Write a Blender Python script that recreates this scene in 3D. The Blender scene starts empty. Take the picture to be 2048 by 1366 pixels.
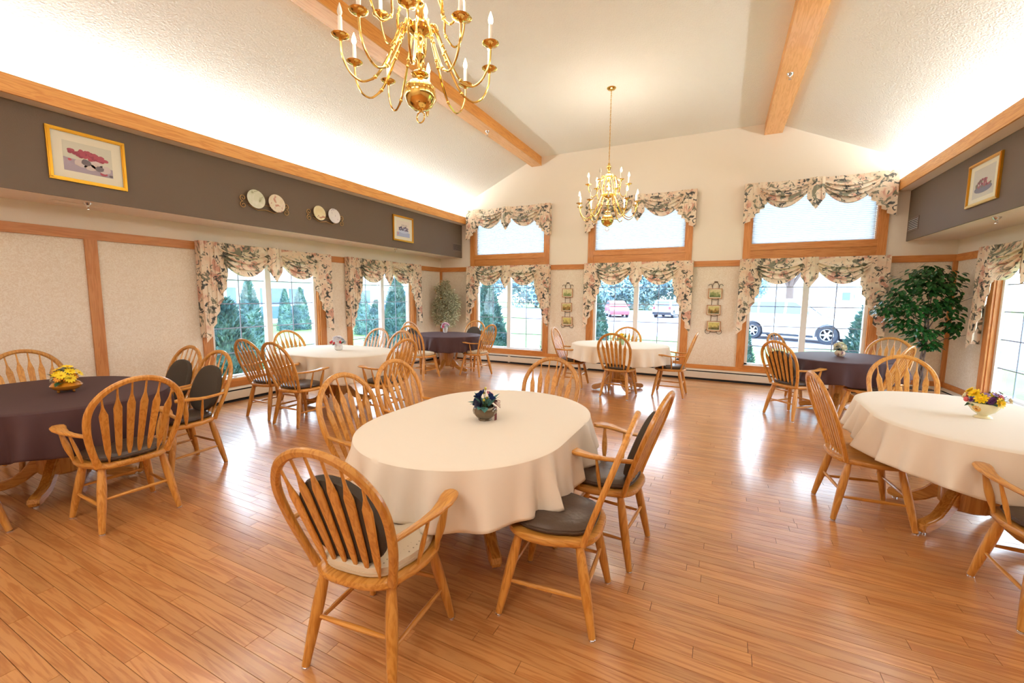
import bpy, bmesh, math, random
from mathutils import Vector, Matrix
random.seed(7)
PI = math.pi
S = bpy.context.scene
COL = S.collection

# ------------------------------------------------------------------ camera, world, lights, exposure
cam_d = bpy.data.cameras.new('camera'); cam = bpy.data.objects.new('camera', cam_d); COL.objects.link(cam)
cam_d.sensor_width = 36.0; cam_d.lens = 848.65/2048*36.0; cam_d.clip_start = 0.05; cam_d.clip_end = 400
_r = Vector((0.89718507, 0.44157182, 0.00856024)); _u = Vector((-0.05439398, 0.09124147, 0.99434214)); _f = Vector((-0.43829242, 0.89257455, -0.10587933))
M = Matrix((_r, _u, -_f)).transposed().to_4x4(); M.translation = Vector((6.4046, -8.9385, 1.575)); cam.matrix_world = M
S.camera = cam
S.view_settings.view_transform = 'Standard'; S.view_settings.look = 'None'; S.view_settings.gamma = 1.0
S.view_settings.use_curve_mapping = False; S.view_settings.exposure = 0.38
S.cycles.max_bounces = 8; S.cycles.transparent_max_bounces = 16; S.cycles.sample_clamp_indirect = 6.0
S.cycles.caustics_reflective = False; S.cycles.caustics_refractive = False
S.cycles.use_denoising = True

W = 9.6096; YB = -12.6                 # room width, back wall
ZS, ZR, RW = 2.498, 2.272, 0.106       # soffit, rail top, rail height
SO, LIP = 0.629, 0.181                 # soffit depth, fascia overhang
ZB, ZT = 3.277, 3.440                  # fascia bottom and top
ZF = 4.615; XF = 2.57; ZE = 3.44       # flat ceiling height, fold position, eave height
GZ = -0.3                              # ground outside

w = bpy.data.worlds.new('overcast_sky'); S.world = w; w.use_nodes = True
nt = w.node_tree; nt.nodes.clear()
wo = nt.nodes.new('ShaderNodeOutputWorld'); bg = nt.nodes.new('ShaderNodeBackground')
tc = nt.nodes.new('ShaderNodeTexCoord'); sp = nt.nodes.new('ShaderNodeSeparateXYZ'); rp = nt.nodes.new('ShaderNodeValToRGB')
rp.color_ramp.elements[0].position = 0.0; rp.color_ramp.elements[0].color = (0.97, 0.985, 1, 1)
rp.color_ramp.elements[1].position = 0.8; rp.color_ramp.elements[1].color = (0.62, 0.80, 1, 1)
nt.links.new(tc.outputs['Generated'], sp.inputs[0]); nt.links.new(sp.outputs['Z'], rp.inputs[0])
nt.links.new(rp.outputs[0], bg.inputs[0]); nt.links.new(bg.outputs[0], wo.inputs[0]); bg.inputs[1].default_value = 8.0

def area(name, loc, rot, sx, sy, power, col, spread=PI, portal=False):
    l = bpy.data.lights.new(name, 'AREA'); l.shape = 'RECTANGLE'; l.size = sx; l.size_y = sy
    l.energy = power; l.color = col; l.spread = spread
    if portal: l.cycles.is_portal = True
    o = bpy.data.objects.new(name, l); COL.objects.link(o); o.location = loc; o.rotation_euler = rot
    return o
YL = -YB
COVE = (0.88, 0.97, 1.0)
area('cove_light', (0.40, YB/2, 3.37), (PI, math.radians(-12), 0), 0.16, YL-0.2, 300, COVE)
area('cove_light', (W-0.40, YB/2, 3.37), (PI, math.radians(12), 0), 0.16, YL-0.2, 300, COVE)
WARM = (1.0, 0.89, 0.77); REAR = (1.0, 0.96, 0.92)
# fill lamps added behind the camera to brighten the room
area('rear_fill_light', (W/2-1.1, -11.0, 4.56), (0, 0, 0), 1.2, 1.2, 55, REAR)
area('rear_fill_light', (W/2+1.1, -11.0, 4.56), (0, 0, 0), 1.2, 1.2, 55, REAR)
# window openings: (wall, start) ; each 2.05 wide casing to casing
FARW = [0.88, 3.80, 6.70]; LEFTW = [-5.59, -3.06]; RIGHTW = [-3.06, -5.59]
CW = 2.04; CB = 0.12                    # casing width overall and board
OZ0, OZ1, UZ0, UZ1 = 0.33, 2.16, 2.55, 3.46
for x in FARW:
    area('sky_portal', (x+CW/2, 0.16, (OZ0+OZ1)/2), (PI/2, 0, PI), CW-2*CB, OZ1-OZ0, 1, (1,1,1), portal=True)
for y in LEFTW:
    area('sky_portal', (-0.16, y+CW/2, (OZ0+OZ1)/2), (PI/2, 0, -PI/2), CW-2*CB, OZ1-OZ0, 1, (1,1,1), portal=True)
for y in RIGHTW:
    area('sky_portal', (W+0.16, y+CW/2, (OZ0+OZ1)/2), (PI/2, 0, PI/2), CW-2*CB, OZ1-OZ0, 1, (1,1,1), portal=True)

# ------------------------------------------------------------------ materials
def lin(c):
    return tuple(((v/255)/12.92 if v/255 <= 0.04045 else ((v/255+0.055)/1.055)**2.4) for v in c)
MATS = {}
def mat(name, rgb=(200,200,200), rough=0.6, metal=0.0, spec=0.5, coat=0.0, bump=None, var=None, emit=None, trans=0.0, sheen=0.0):
    """rgb in sRGB 0-255; bump=(scale,strength); var=(scale, rgb2, lo, hi)"""
    if name in MATS: return MATS[name]
    m = bpy.data.materials.new(name); m.use_nodes = True; MATS[name] = m
    nt = m.node_tree; b = nt.nodes['Principled BSDF']
    b.inputs['Base Color'].default_value = (*lin(rgb), 1); b.inputs['Roughness'].default_value = rough
    b.inputs['Metallic'].default_value = metal; b.inputs['Specular IOR Level'].default_value = spec
    b.inputs['Coat Weight'].default_value = coat; b.inputs['Coat Roughness'].default_value = 0.06
    b.inputs['Sheen Weight'].default_value = sheen
    if emit: b.inputs['Emission Color'].default_value = (*lin(emit[0]), 1); b.inputs['Emission Strength'].default_value = emit[1]
    if bump or var:
        t = nt.nodes.new('ShaderNodeTexCoord')
    if bump:
        n = nt.nodes.new('ShaderNodeTexNoise'); n.inputs['Scale'].default_value = bump[0]; n.inputs['Detail'].default_value = 3
        bp = nt.nodes.new('ShaderNodeBump'); bp.inputs['Strength'].default_value = bump[1]; bp.inputs['Distance'].default_value = 0.01
        nt.links.new(t.outputs['Object'], n.inputs['Vector']); nt.links.new(n.outputs['Fac'], bp.inputs['Height']); nt.links.new(bp.outputs[0], b.inputs['Normal'])
    if var:
        n = nt.nodes.new('ShaderNodeTexNoise'); n.inputs['Scale'].default_value = var[0]; n.inputs['Detail'].default_value = 4
        r = nt.nodes.new('ShaderNodeValToRGB'); e = r.color_ramp.elements
        e[0].position = var[2]; e[0].color = (*lin(rgb), 1); e[1].position = var[3]; e[1].color = (*lin(var[1]), 1)
        nt.links.new(t.outputs['Object'], n.inputs['Vector']); nt.links.new(n.outputs['Fac'], r.inputs[0]); nt.links.new(r.outputs[0], b.inputs['Base Color'])
    return m
def wood(name, c1, c2, axis='Z', rough=0.35, coat=0.25, scale=1.0, island=False, c3=None, glossy=0.06):
    if name in MATS: return MATS[name]
    m = bpy.data.materials.new(name); m.use_nodes = True; MATS[name] = m
    nt = m.node_tree; N = nt.nodes; L = nt.links; b = N['Principled BSDF']
    t = N.new('ShaderNodeTexCoord'); oi = N.new('ShaderNodeObjectInfo'); mp = N.new('ShaderNodeMapping')
    sc = {'X': (0.9, 14, 14), 'Y': (14, 0.9, 14), 'Z': (14, 14, 0.9)}[axis]
    mp.inputs['Scale'].default_value = tuple(s*scale for s in sc)
    rnd = oi.outputs['Random']
    if island:
        g = N.new('ShaderNodeNewGeometry'); ad = N.new('ShaderNodeMath'); ad.operation = 'ADD'
        L.new(g.outputs['Random Per Island'], ad.inputs[0]); L.new(oi.outputs['Random'], ad.inputs[1])
        fr = N.new('ShaderNodeMath'); fr.operation = 'FRACT'; L.new(ad.outputs[0], fr.inputs[0]); rnd = fr.outputs[0]
    mu = N.new('ShaderNodeMath'); mu.operation = 'MULTIPLY'; mu.inputs[1].default_value = 37.0; L.new(rnd, mu.inputs[0])
    va = N.new('ShaderNodeVectorMath'); va.operation = 'ADD'
    L.new(t.outputs['Object'], mp.inputs[0]); L.new(mp.outputs[0], va.inputs[0]); L.new(mu.outputs[0], va.inputs[1])
    n = N.new('ShaderNodeTexNoise'); n.inputs['Scale'].default_value = 1.0; n.inputs['Detail'].default_value = 5; n.inputs['Distortion'].default_value = 1.6
    n2 = N.new('ShaderNodeTexNoise'); n2.inputs['Scale'].default_value = 6.0; n2.inputs['Detail'].default_value = 3
    L.new(va.outputs[0], n.inputs['Vector']); L.new(va.outputs[0], n2.inputs['Vector'])
    # ring figure
    m1 = N.new('ShaderNodeMath'); m1.operation = 'MULTIPLY'; m1.inputs[1].default_value = 34.0; L.new(n.outputs['Fac'], m1.inputs[0])
    s1 = N.new('ShaderNodeMath'); s1.operation = 'SINE'; L.new(m1.outputs[0], s1.inputs[0])
    m2 = N.new('ShaderNodeMath'); m2.operation = 'MULTIPLY_ADD'; m2.inputs[1].default_value = 0.22; L.new(s1.outputs[0], m2.inputs[0]); L.new(n2.outputs['Fac'], m2.inputs[2])
    r = N.new('ShaderNodeValToRGB'); e = r.color_ramp.elements
    e[0].position = 0.25; e[0].color = (*lin(c2), 1); e[1].position = 0.62; e[1].color = (*lin(c1), 1)
    L.new(m2.outputs[0], r.inputs[0]); out = r.outputs[0]
    hs = N.new('ShaderNodeHueSaturation'); mr = N.new('ShaderNodeMapRange')
    mr.inputs['To Min'].default_value = 0.88; mr.inputs['To Max'].default_value = 1.12
    L.new(rnd, mr.inputs[0]); L.new(mr.outputs[0], hs.inputs['Value']); L.new(out, hs.inputs['Color'])
    L.new(hs.outputs[0], b.inputs['Base Color'])
    b.inputs['Roughness'].default_value = rough; b.inputs['Coat Weight'].default_value = coat; b.inputs['Coat Roughness'].default_value = glossy
    if island: b.inputs['Specular IOR Level'].default_value = 0.75
    bp = N.new('ShaderNodeBump'); bp.inputs['Strength'].default_value = 0.08; bp.inputs['Distance'].default_value = 0.002
    L.new(n2.outputs['Fac'], bp.inputs['Height']); L.new(bp.outputs[0], b.inputs['Normal'])
    return m

OAK1, OAK2 = (208,146,66), (186,120,44)
TR1, TR2 = (206,136,70), (190,116,52)
oakX, oakY, oakZ = [wood('oak_'+a, OAK1, OAK2, a) for a in 'XYZ']
trX, trY, trZ = [wood('trim_oak_'+a, TR1, TR2, a, rough=0.45, coat=0.1) for a in 'XYZ']
fascia = wood('fascia_oak', (232,166,88), (214,142,66), 'Y', rough=0.4, coat=0.2)
floorm = wood('laminate', (202,142,84), (180,114,58), 'X', rough=0.30, coat=0.85, scale=0.8, island=True, glossy=0.16)
m_gap = mat('floor_joint', (92,52,26), 0.9)
m_wall = mat('cream_paint', (246,234,218), 0.85, bump=(120, 0.15))
m_ceil = mat('ceiling_texture', (247,244,238), 0.95, bump=(55, 0.9))
m_brown = mat('brown_paint', (108,90,73), 0.62, bump=(150, 0.15))
m_soff = mat('soffit_paint', (246,232,220), 0.85, bump=(120, 0.15))
m_cove = mat('cove_white', (250,248,244), 0.9)
m_white = mat('window_vinyl', (240,238,236), 0.4)
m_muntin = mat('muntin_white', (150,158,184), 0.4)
m_brass = mat('polished_brass', (228,190,108), 0.12, metal=1.0)
m_iron = mat('bronze_iron', (86,66,48), 0.45, metal=0.6)
m_chrome = mat('chrome', (215,215,220), 0.15, metal=1.0)
m_vinyl = mat('dark_vinyl', (76,58,45), 0.38, bump=(25, 0.3))
m_darkcl = mat('charcoal_cloth', (72,60,47), 0.85, bump=(400, 0.4))
m_heater = mat('heater_enamel', (232,222,206), 0.45)
m_dark = mat('dark_slot', (30,32,36), 0.8)
m_gold = mat('gold_frame', (206,150,44), 0.3, metal=0.85)
m_mat = mat('picture_mount', (244,240,222), 0.8)
m_bulb = mat('lit_bulb', (255,240,210), 0.3, emit=((255,226,170), 14.0))
m_bulboff = mat('unlit_bulb', (225,215,200), 0.1)
m_candle = mat('candle_sleeve', (248,240,226), 0.5)
m_green = mat('leaf_green', (40,92,44), 0.45, var=(14, (28,66,36), 0.35, 0.65))
m_ficus = mat('ficus_green', (40,98,38), 0.3, var=(9, (20,58,28), 0.35, 0.62))
m_stem = mat('stem_green', (60,92,50), 0.7)
m_lawn = mat('lawn_grass', (92,130,66), 0.95, var=(0.6, (108,146,78), 0.3, 0.7))
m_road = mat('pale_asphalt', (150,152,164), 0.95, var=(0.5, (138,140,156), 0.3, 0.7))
m_glasscar = mat('car_glass', (96,118,142), 0.08)
m_tyre = mat('tyre_rubber', (48,54,66), 0.8)
m_alloy = mat('alloy_wheel', (220,224,232), 0.25, metal=0.7)
m_siding = mat('white_siding', (236,238,240), 0.7)
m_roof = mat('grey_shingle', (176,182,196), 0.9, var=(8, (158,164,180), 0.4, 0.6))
m_pane = mat('house_window_glass', (84,112,150), 0.1)
m_bark = mat('bark', (112,98,92), 0.9, bump=(20, 0.8))

def wallpaper():
    m = bpy.data.materials.new('wallpaper'); m.use_nodes = True; nt = m.node_tree; N = nt.nodes; L = nt.links; b = N['Principled BSDF']
    t = N.new('ShaderNodeTexCoord'); n = N.new('ShaderNodeTexNoise'); n.inputs['Scale'].default_value = 34; n.inputs['Detail'].default_value = 5; n.inputs['Distortion'].default_value = 2.2
    r = N.new('ShaderNodeValToRGB'); e = r.color_ramp.elements
    e[0].position = 0.42; e[0].color = (*lin((234,218,196)), 1); e[1].position = 0.58; e[1].color = (*lin((246,235,218)), 1)
    L.new(t.outputs['Object'], n.inputs['Vector']); L.new(n.outputs['Fac'], r.inputs[0]); L.new(r.outputs[0], b.inputs['Base Color'])
    b.inputs['Roughness'].default_value = 0.8
    bp = N.new('ShaderNodeBump'); bp.inputs['Strength'].default_value = 0.35; bp.inputs['Distance'].default_value = 0.004
    L.new(n.outputs['Fac'], bp.inputs['Height']); L.new(bp.outputs[0], b.inputs['Normal'])
    return m
m_paper = wallpaper()

def floral():
    m = bpy.data.materials.new('floral_chintz'); m.use_nodes = True; nt = m.node_tree; N = nt.nodes; L = nt.links; b = N['Principled BSDF']
    t = N.new('ShaderNodeTexCoord')
    def noise(s, d=3, dist=0.0, off=0):
        mp = N.new('ShaderNodeMapping'); mp.inputs['Location'].default_value = (off, off*1.7, off*0.6)
        n = N.new('ShaderNodeTexNoise'); n.inputs['Scale'].default_value = s; n.inputs['Detail'].default_value = d; n.inputs['Distortion'].default_value = dist
        L.new(t.outputs['Object'], mp.inputs[0]); L.new(mp.outputs[0], n.inputs['Vector']); return n.outputs['Fac']
    def step(fac, lo, hi):
        r = N.new('ShaderNodeMapRange'); r.inputs['From Min'].default_value = lo; r.inputs['From Max'].default_value = hi; r.clamp = True
        L.new(fac, r.inputs[0]); return r.outputs[0]
    def mix(f, a, bcol):
        x = N.new('ShaderNodeMix'); x.data_type = 'RGBA'; L.new(f, x.inputs['Factor'])
        if isinstance(a, tuple): x.inputs[6].default_value = a
        else: L.new(a, x.inputs[6])
        x.inputs[7].default_value = (*lin(bcol), 1); return x.outputs[2]
    c = mix(step(noise(7, 2), 0.4, 0.6), (*lin((248,230,206)), 1), (242,212,184))
    c = mix(step(noise(5, 3, 0.8, 5), 0.57, 0.63), c, (218,164,140))
    c = mix(step(noise(6.5, 5, 1.3, 9), 0.56, 0.60), c, (134,128,106))
    c = mix(step(noise(9, 6, 1.8, 14), 0.590, 0.615), c, (80,78,72))
    L.new(c, b.inputs['Base Color']); b.inputs['Roughness'].default_value = 0.75; b.inputs['Sheen Weight'].default_value = 0.1
    # thin cloth lets some daylight through
    tr = N.new('ShaderNodeBsdfTranslucent'); L.new(c, tr.inputs[0]); ms = N.new('ShaderNodeMixShader'); ms.inputs[0].default_value = 0.12
    out = N['Material Output']; L.new(b.outputs[0], ms.inputs[1]); L.new(tr.outputs[0], ms.inputs[2]); L.new(ms.outputs[0], out.inputs[0])
    return m
m_floral = floral()

def weave(name, rgb, rough=0.8, sheen=0.1, spec=0.3):
    m = bpy.data.materials.new(name); m.use_nodes = True; nt = m.node_tree; N = nt.nodes; L = nt.links; b = N['Principled BSDF']
    b.inputs['Base Color'].default_value = (*lin(rgb), 1); b.inputs['Roughness'].default_value = rough; b.inputs['Sheen Weight'].default_value = sheen
    b.inputs['Specular IOR Level'].default_value = spec
    t = N.new('ShaderNodeTexCoord'); n = N.new('ShaderNodeTexNoise'); n.inputs['Scale'].default_value = 300
    bp = N.new('ShaderNodeBump'); bp.inputs['Strength'].default_value = 0.12; bp.inputs['Distance'].default_value = 0.002
    L.new(t.outputs['Object'], n.inputs['Vector']); L.new(n.outputs['Fac'], bp.inputs['Height']); L.new(bp.outputs[0], b.inputs['Normal'])
    return m
m_cream = weave('cream_linen', (240,226,206)); m_choc = weave('chocolate_cloth', (76,50,50), rough=0.7, sheen=0.0, spec=0.3)
def dotted():
    m = bpy.data.materials.new('beige_dotted_cloth'); m.use_nodes = True; nt = m.node_tree; N = nt.nodes; L = nt.links; b = N['Principled BSDF']
    t = N.new('ShaderNodeTexCoord'); v = N.new('ShaderNodeTexVoronoi'); v.inputs['Scale'].default_value = 38; v.inputs['Randomness'].default_value = 0.15
    r = N.new('ShaderNodeValToRGB'); e = r.color_ramp.elements; e[0].position = 0.10; e[0].color = (*lin((150,128,104)), 1); e[1].position = 0.16; e[1].color = (*lin((218,200,172)), 1)
    L.new(t.outputs['Object'], v.inputs['Vector']); L.new(v.outputs['Distance'], r.inputs[0]); L.new(r.outputs[0], b.inputs['Base Color']); b.inputs['Roughness'].default_value = 0.85
    return m
m_dot = dotted()
def glassm():
    m = bpy.data.materials.new('window_glass'); m.use_nodes = True; nt = m.node_tree; N = nt.nodes; L = nt.links; N.clear()
    out = N.new('ShaderNodeOutputMaterial'); tr = N.new('ShaderNodeBsdfTransparent'); gl = N.new('ShaderNodeBsdfGlossy'); gl.inputs['Roughness'].default_value = 0.02
    tr.inputs[0].default_value = (0.93, 0.97, 1.0, 1)
    fr = N.new('ShaderNodeFresnel'); ge = N.new('ShaderNodeNewGeometry'); io = N.new('ShaderNodeMath'); io.operation = 'MULTIPLY_ADD'; io.inputs[1].default_value = -0.609; io.inputs[2].default_value = 1.35
    L.new(ge.outputs['Backfacing'], io.inputs[0]); L.new(io.outputs[0], fr.inputs['IOR']); mx = N.new('ShaderNodeMixShader')
    L.new(fr.outputs[0], mx.inputs[0]); L.new(tr.outputs[0], mx.inputs[1]); L.new(gl.outputs[0], mx.inputs[2]); L.new(mx.outputs[0], out.inputs[0])
    return m
m_glass = glassm()
def blindm():
    m = bpy.data.materials.new('pleated_shade'); m.use_nodes = True; nt = m.node_tree; N = nt.nodes; L = nt.links; b = N['Principled BSDF']
    b.inputs['Base Color'].default_value = (0.80, 0.83, 0.90, 1); b.inputs['Roughness'].default_value = 0.9
    tr = N.new('ShaderNodeBsdfTranslucent'); tr.inputs[0].default_value = (0.60, 0.63, 0.68, 1); ms = N.new('ShaderNodeMixShader'); ms.inputs[0].default_value = 0.42
    out = N['Material Output']; L.new(b.outputs[0], ms.inputs[1]); L.new(tr.outputs[0], ms.inputs[2]); L.new(ms.outputs[0], out.inputs[0])
    return m
m_blind = blindm()
def brushm(name, cols, scale=9.0, stops=None):
    """a painted print: noise driven colour patches"""
    m = bpy.data.materials.new(name); m.use_nodes = True; nt = m.node_tree; N = nt.nodes; L = nt.links; b = N['Principled BSDF']
    t = N.new('ShaderNodeTexCoord'); n = N.new('ShaderNodeTexNoise'); n.inputs['Scale'].default_value = scale; n.inputs['Detail'].default_value = 5; n.inputs['Distortion'].default_value = 0.8
    r = N.new('ShaderNodeValToRGB'); e = r.color_ramp.elements
    while len(e) < len(cols): e.new(0.5)
    for i, c in enumerate(cols):
        e[i].position = 0.33 + 0.34*i/(len(cols)-1); e[i].color = (*lin(c), 1)
    L.new(t.outputs['Object'], n.inputs['Vector']); L.new(n.outputs['Fac'], r.inputs[0]); L.new(r.outputs[0], b.inputs['Base Color']); b.inputs['Roughness'].default_value = 0.5
    return m

# ------------------------------------------------------------------ mesh builder
class MB:
    def __init__(s): s.v = []; s.f = []; s.mi = []; s.m = 0
    def add(s, vs, fs, m=None):
        k = len(s.v); s.v += [tuple(p) for p in vs]; s.f += [tuple(i+k for i in f) for f in fs]; s.mi += [s.m if m is None else m]*len(fs); return s
    def box(s, x0, x1, y0, y1, z0, z1, m=None):
        vs = [(x0,y0,z0),(x1,y0,z0),(x1,y1,z0),(x0,y1,z0),(x0,y0,z1),(x1,y0,z1),(x1,y1,z1),(x0,y1,z1)]
        return s.add(vs, [(0,3,2,1),(4,5,6,7),(0,1,5,4),(1,2,6,5),(2,3,7,6),(3,0,4,7)], m)
    def sweep(s, path, sec, nrm, closed=False, m=None, caps=True):
        """path of points, sec(i)->[(a,b)...] in frame (side, nrm); nrm a function or fixed vector"""
        P = [Vector(p) for p in path]; n = len(P); rings = []
        for i, p in enumerate(P):
            t = (P[(i+1) % n]-P[i-1]) if closed else (P[min(i+1, n-1)]-P[max(i-1, 0)])
            t.normalize(); N = Vector(nrm(i) if callable(nrm) else nrm); N = (N-t*N.dot(t)); 
            if N.length < 1e-6: N = t.orthogonal()
            N.normalize(); B = t.cross(N)
            rings.append([p+B*a+N*b for a, b in sec(i)])
        k = len(rings[0]); vs = [q for r in rings for q in r]; fs = []
        for i in range(n if closed else n-1):
            j = (i+1) % n
            for q in range(k):
                fs.append((i*k+q, i*k+(q+1) % k, j*k+(q+1) % k, j*k+q))
        if not closed and caps:
            fs.append(tuple(range(k-1, -1, -1))); fs.append(tuple((n-1)*k+q for q in range(k)))
        return s.add(vs, fs, m)
    def tube(s, path, r, n=8, m=None, closed=False):
        rf = r if callable(r) else (lambda i: r)
        P = [Vector(p) for p in path]; d = (P[-1]-P[0]) if (P[-1]-P[0]).length > 1e-5 else P[1]-P[0]
        nn = Vector((0.31, 0.77, 0.55)) if abs(d.normalized().dot(Vector((0.31,0.77,0.55)))) < 0.9 else Vector((0.9,0.1,0.2))
        # parallel transported normals
        ns = []; cur = nn
        for i in range(len(P)):
            t = (P[(i+1) % len(P)]-P[i-1]) if closed else (P[min(i+1, len(P)-1)]-P[max(i-1, 0)]); t.normalize()
            c2 = cur-t*cur.dot(t)
            if c2.length < 1e-5: c2 = t.orthogonal()
            cur = c2.normalized(); ns.append(cur)
        return s.sweep(path, lambda i: [(rf(i)*math.cos(2*PI*q/n), rf(i)*math.sin(2*PI*q/n)) for q in range(n)], lambda i: ns[i], closed, m)
    def lathe(s, prof, n=24, c=(0,0,0), m=None, flute=0):
        vs = []; fs = []; k = len(prof)
        for a in range(n):
            th = 2*PI*a/n
            for r, z in prof:
                rr = r*(1+flute*math.cos(th*8)) if flute else r
                vs.append((c[0]+rr*math.cos(th), c[1]+rr*math.sin(th), c[2]+z))
        for a in range(n):
            b = (a+1) % n
            for i in range(k-1): fs.append((a*k+i, b*k+i, b*k+i+1, a*k+i+1))
        s.add(vs, fs, m)
        if prof[0][0] > 1e-4: s.add([vs[a*k] for a in range(n)], [tuple(range(n-1,-1,-1))], m)
        if prof[-1][0] > 1e-4: s.add([vs[a*k+k-1] for a in range(n)], [tuple(range(n))], m)
        return s
    def prism(s, poly, a0, a1, axis='Y', m=None):
        """poly in the plane normal to axis: X->(y,z) Y->(x,z) Z->(x,y)"""
        f = {'X': lambda p, a: (a, p[0], p[1]), 'Y': lambda p, a: (p[0], a, p[1]), 'Z': lambda p, a: (p[0], p[1], a)}[axis]
        n = len(poly); vs = [f(p, a0) for p in poly]+[f(p, a1) for p in poly]
        fs = [tuple(range(n)), tuple(range(2*n-1, n-1, -1))]+[(i, i+n, (i+1) % n+n, (i+1) % n) for i in range(n)]
        return s.add(vs, fs, m)
    def ball(s, c, r, n=10, k=7, m=None, sz=1.0):
        return s.lathe([(max(r*math.sin(PI*i/k), 1e-5), -r*sz*math.cos(PI*i/k)) for i in range(k+1)], n, c, m)
    def mesh(s, name, mats, smooth=True, merge=True):
        me = bpy.data.meshes.new(name); me.from_pydata(s.v, [], s.f); me.validate()
        for x in (mats if isinstance(mats, (list, tuple)) else [mats]): me.materials.append(x)
        if max(s.mi, default=0) > 0 and len(me.polygons) == len(s.mi): me.polygons.foreach_set('material_index', s.mi)
        bm = bmesh.new(); bm.from_mesh(me)
        if merge: bmesh.ops.remove_doubles(bm, verts=bm.verts, dist=1e-5)
        bmesh.ops.recalc_face_normals(bm, faces=bm.faces); bm.to_mesh(me); bm.free()
        if smooth:
            me.polygons.foreach_set('use_smooth', [True]*len(me.polygons))
            try: me.set_sharp_from_angle(angle=math.radians(38))
            except Exception: pass
        me.update(); return me
    def obj(s, name, mats, parent=None, smooth=True, merge=True, **kw):
        o = bpy.data.objects.new(name, s.mesh(name, mats, smooth, merge)); COL.objects.link(o)
        if parent: o.parent = parent
        for k, v in kw.items(): o[k] = v
        return o
def inst(name, me, parent=None, M=None, **kw):
    o = bpy.data.objects.new(name, me); COL.objects.link(o)
    if parent: o.parent = parent
    if M is not None: o.matrix_local = M
    for k, v in kw.items(): o[k] = v
    return o
def empty(name, loc=(0,0,0), rz=0.0, label=None, cat=None, group=None, kind=None):
    o = bpy.data.objects.new(name, None); COL.objects.link(o); o.location = loc; o.rotation_euler = (0,0,rz); o.empty_display_size = 0.1
    tag(o, label, cat, group, kind); return o
def tag(o, label=None, cat=None, group=None, kind=None):
    if label: o['label'] = label
    if cat: o['category'] = cat
    if group: o['group'] = group
    if kind: o['kind'] = kind
    return o
def copy_tree(o, parent=None):
    c = o.copy(); COL.objects.link(c); c.parent = parent
    for ch in o.children: copy_tree(ch, c)
    return c
def T(x, y, z): return Matrix.Translation((x, y, z))
def RX(a): return Matrix.Rotation(a, 4, 'X')
def RY(a): return Matrix.Rotation(a, 4, 'Y')
def RZ(a): return Matrix.Rotation(a, 4, 'Z')
def xform(mb, M):
    mb.v = [tuple(M @ Vector(p)) for p in mb.v]; return mb

# ------------------------------------------------------------------ floor of planks
fl = MB().box(-0.1, W+0.1, YB, 0.1, -0.12, -0.0085).obj('floor', m_gap, smooth=False, kind='structure')
PW = 0.0705; cx, cy = 6.4046, -8.9385
planks = []
j = 0; y = -0.0005
while y > YB+0.0:
    x = -random.random()*1.1
    while x < W:
        Lp = random.choice((0.62, 0.93, 1.2, 1.24))
        x0, x1 = max(x, 0.0), min(x+Lp, W)
        if x1-x0 > 0.05: planks.append((x0, x1, y-PW, y))
        x += Lp
    y -= PW
def inview(px, py):
    d = Vector((px-cx, py-cy, -1.575)); z = d.dot(_f)
    if z < 0.2: return False
    X = d.dot(_r)/z*848.65; Y = d.dot(_u)/z*848.65
    return abs(X) < 1060 and -700 < Y
near = sorted([p for p in planks if inview((p[0]+p[1])/2, (p[2]+p[3])/2)], key=lambda p: (((p[0]+p[1])/2-cx)**2+((p[2]+p[3])/2-cy)**2))[:298]
nearset = set(near)
def plankgeo(mb, x0, x1, y0, y1, ox=0.0, oy=0.0):
    g = 0.0009; b = 0.0003; zt = 0.0; zm = -0.0012
    o = [(x0+g-ox, y0+g-oy), (x1-g-ox, y0+g-oy), (x1-g-ox, y1-g-oy), (x0+g-ox, y1-g-oy)]
    i = [(o[0][0]+b, o[0][1]+b), (o[1][0]-b, o[1][1]+b), (o[2][0]-b, o[2][1]-b), (o[3][0]+b, o[3][1]-b)]
    vs = [(*p, -0.009) for p in o]+[(*p, zm) for p in o]+[(*p, zt) for p in i]
    fs = [(8,9,10,11)]
    for k in range(4):
        q = (k+1) % 4; fs += [(k, q, 4+q, 4+k), (4+k, 4+q, 8+q, 8+k)]
    mb.add(vs, fs)
cache = {}
for p in near:
    key = round(p[1]-p[0], 3)
    if key not in cache:
        mb = MB(); plankgeo(mb, 0, p[1]-p[0], 0, PW); cache[key] = mb.mesh('plank', floorm, smooth=False, merge=False)
    inst('plank', cache[key], fl, T(p[0], p[2], 0))
mb = MB()
for p in planks:
    if p not in nearset: plankgeo(mb, *p)
mb.obj('plank_field', floorm, fl, smooth=False, merge=False, kind='stuff')

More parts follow.
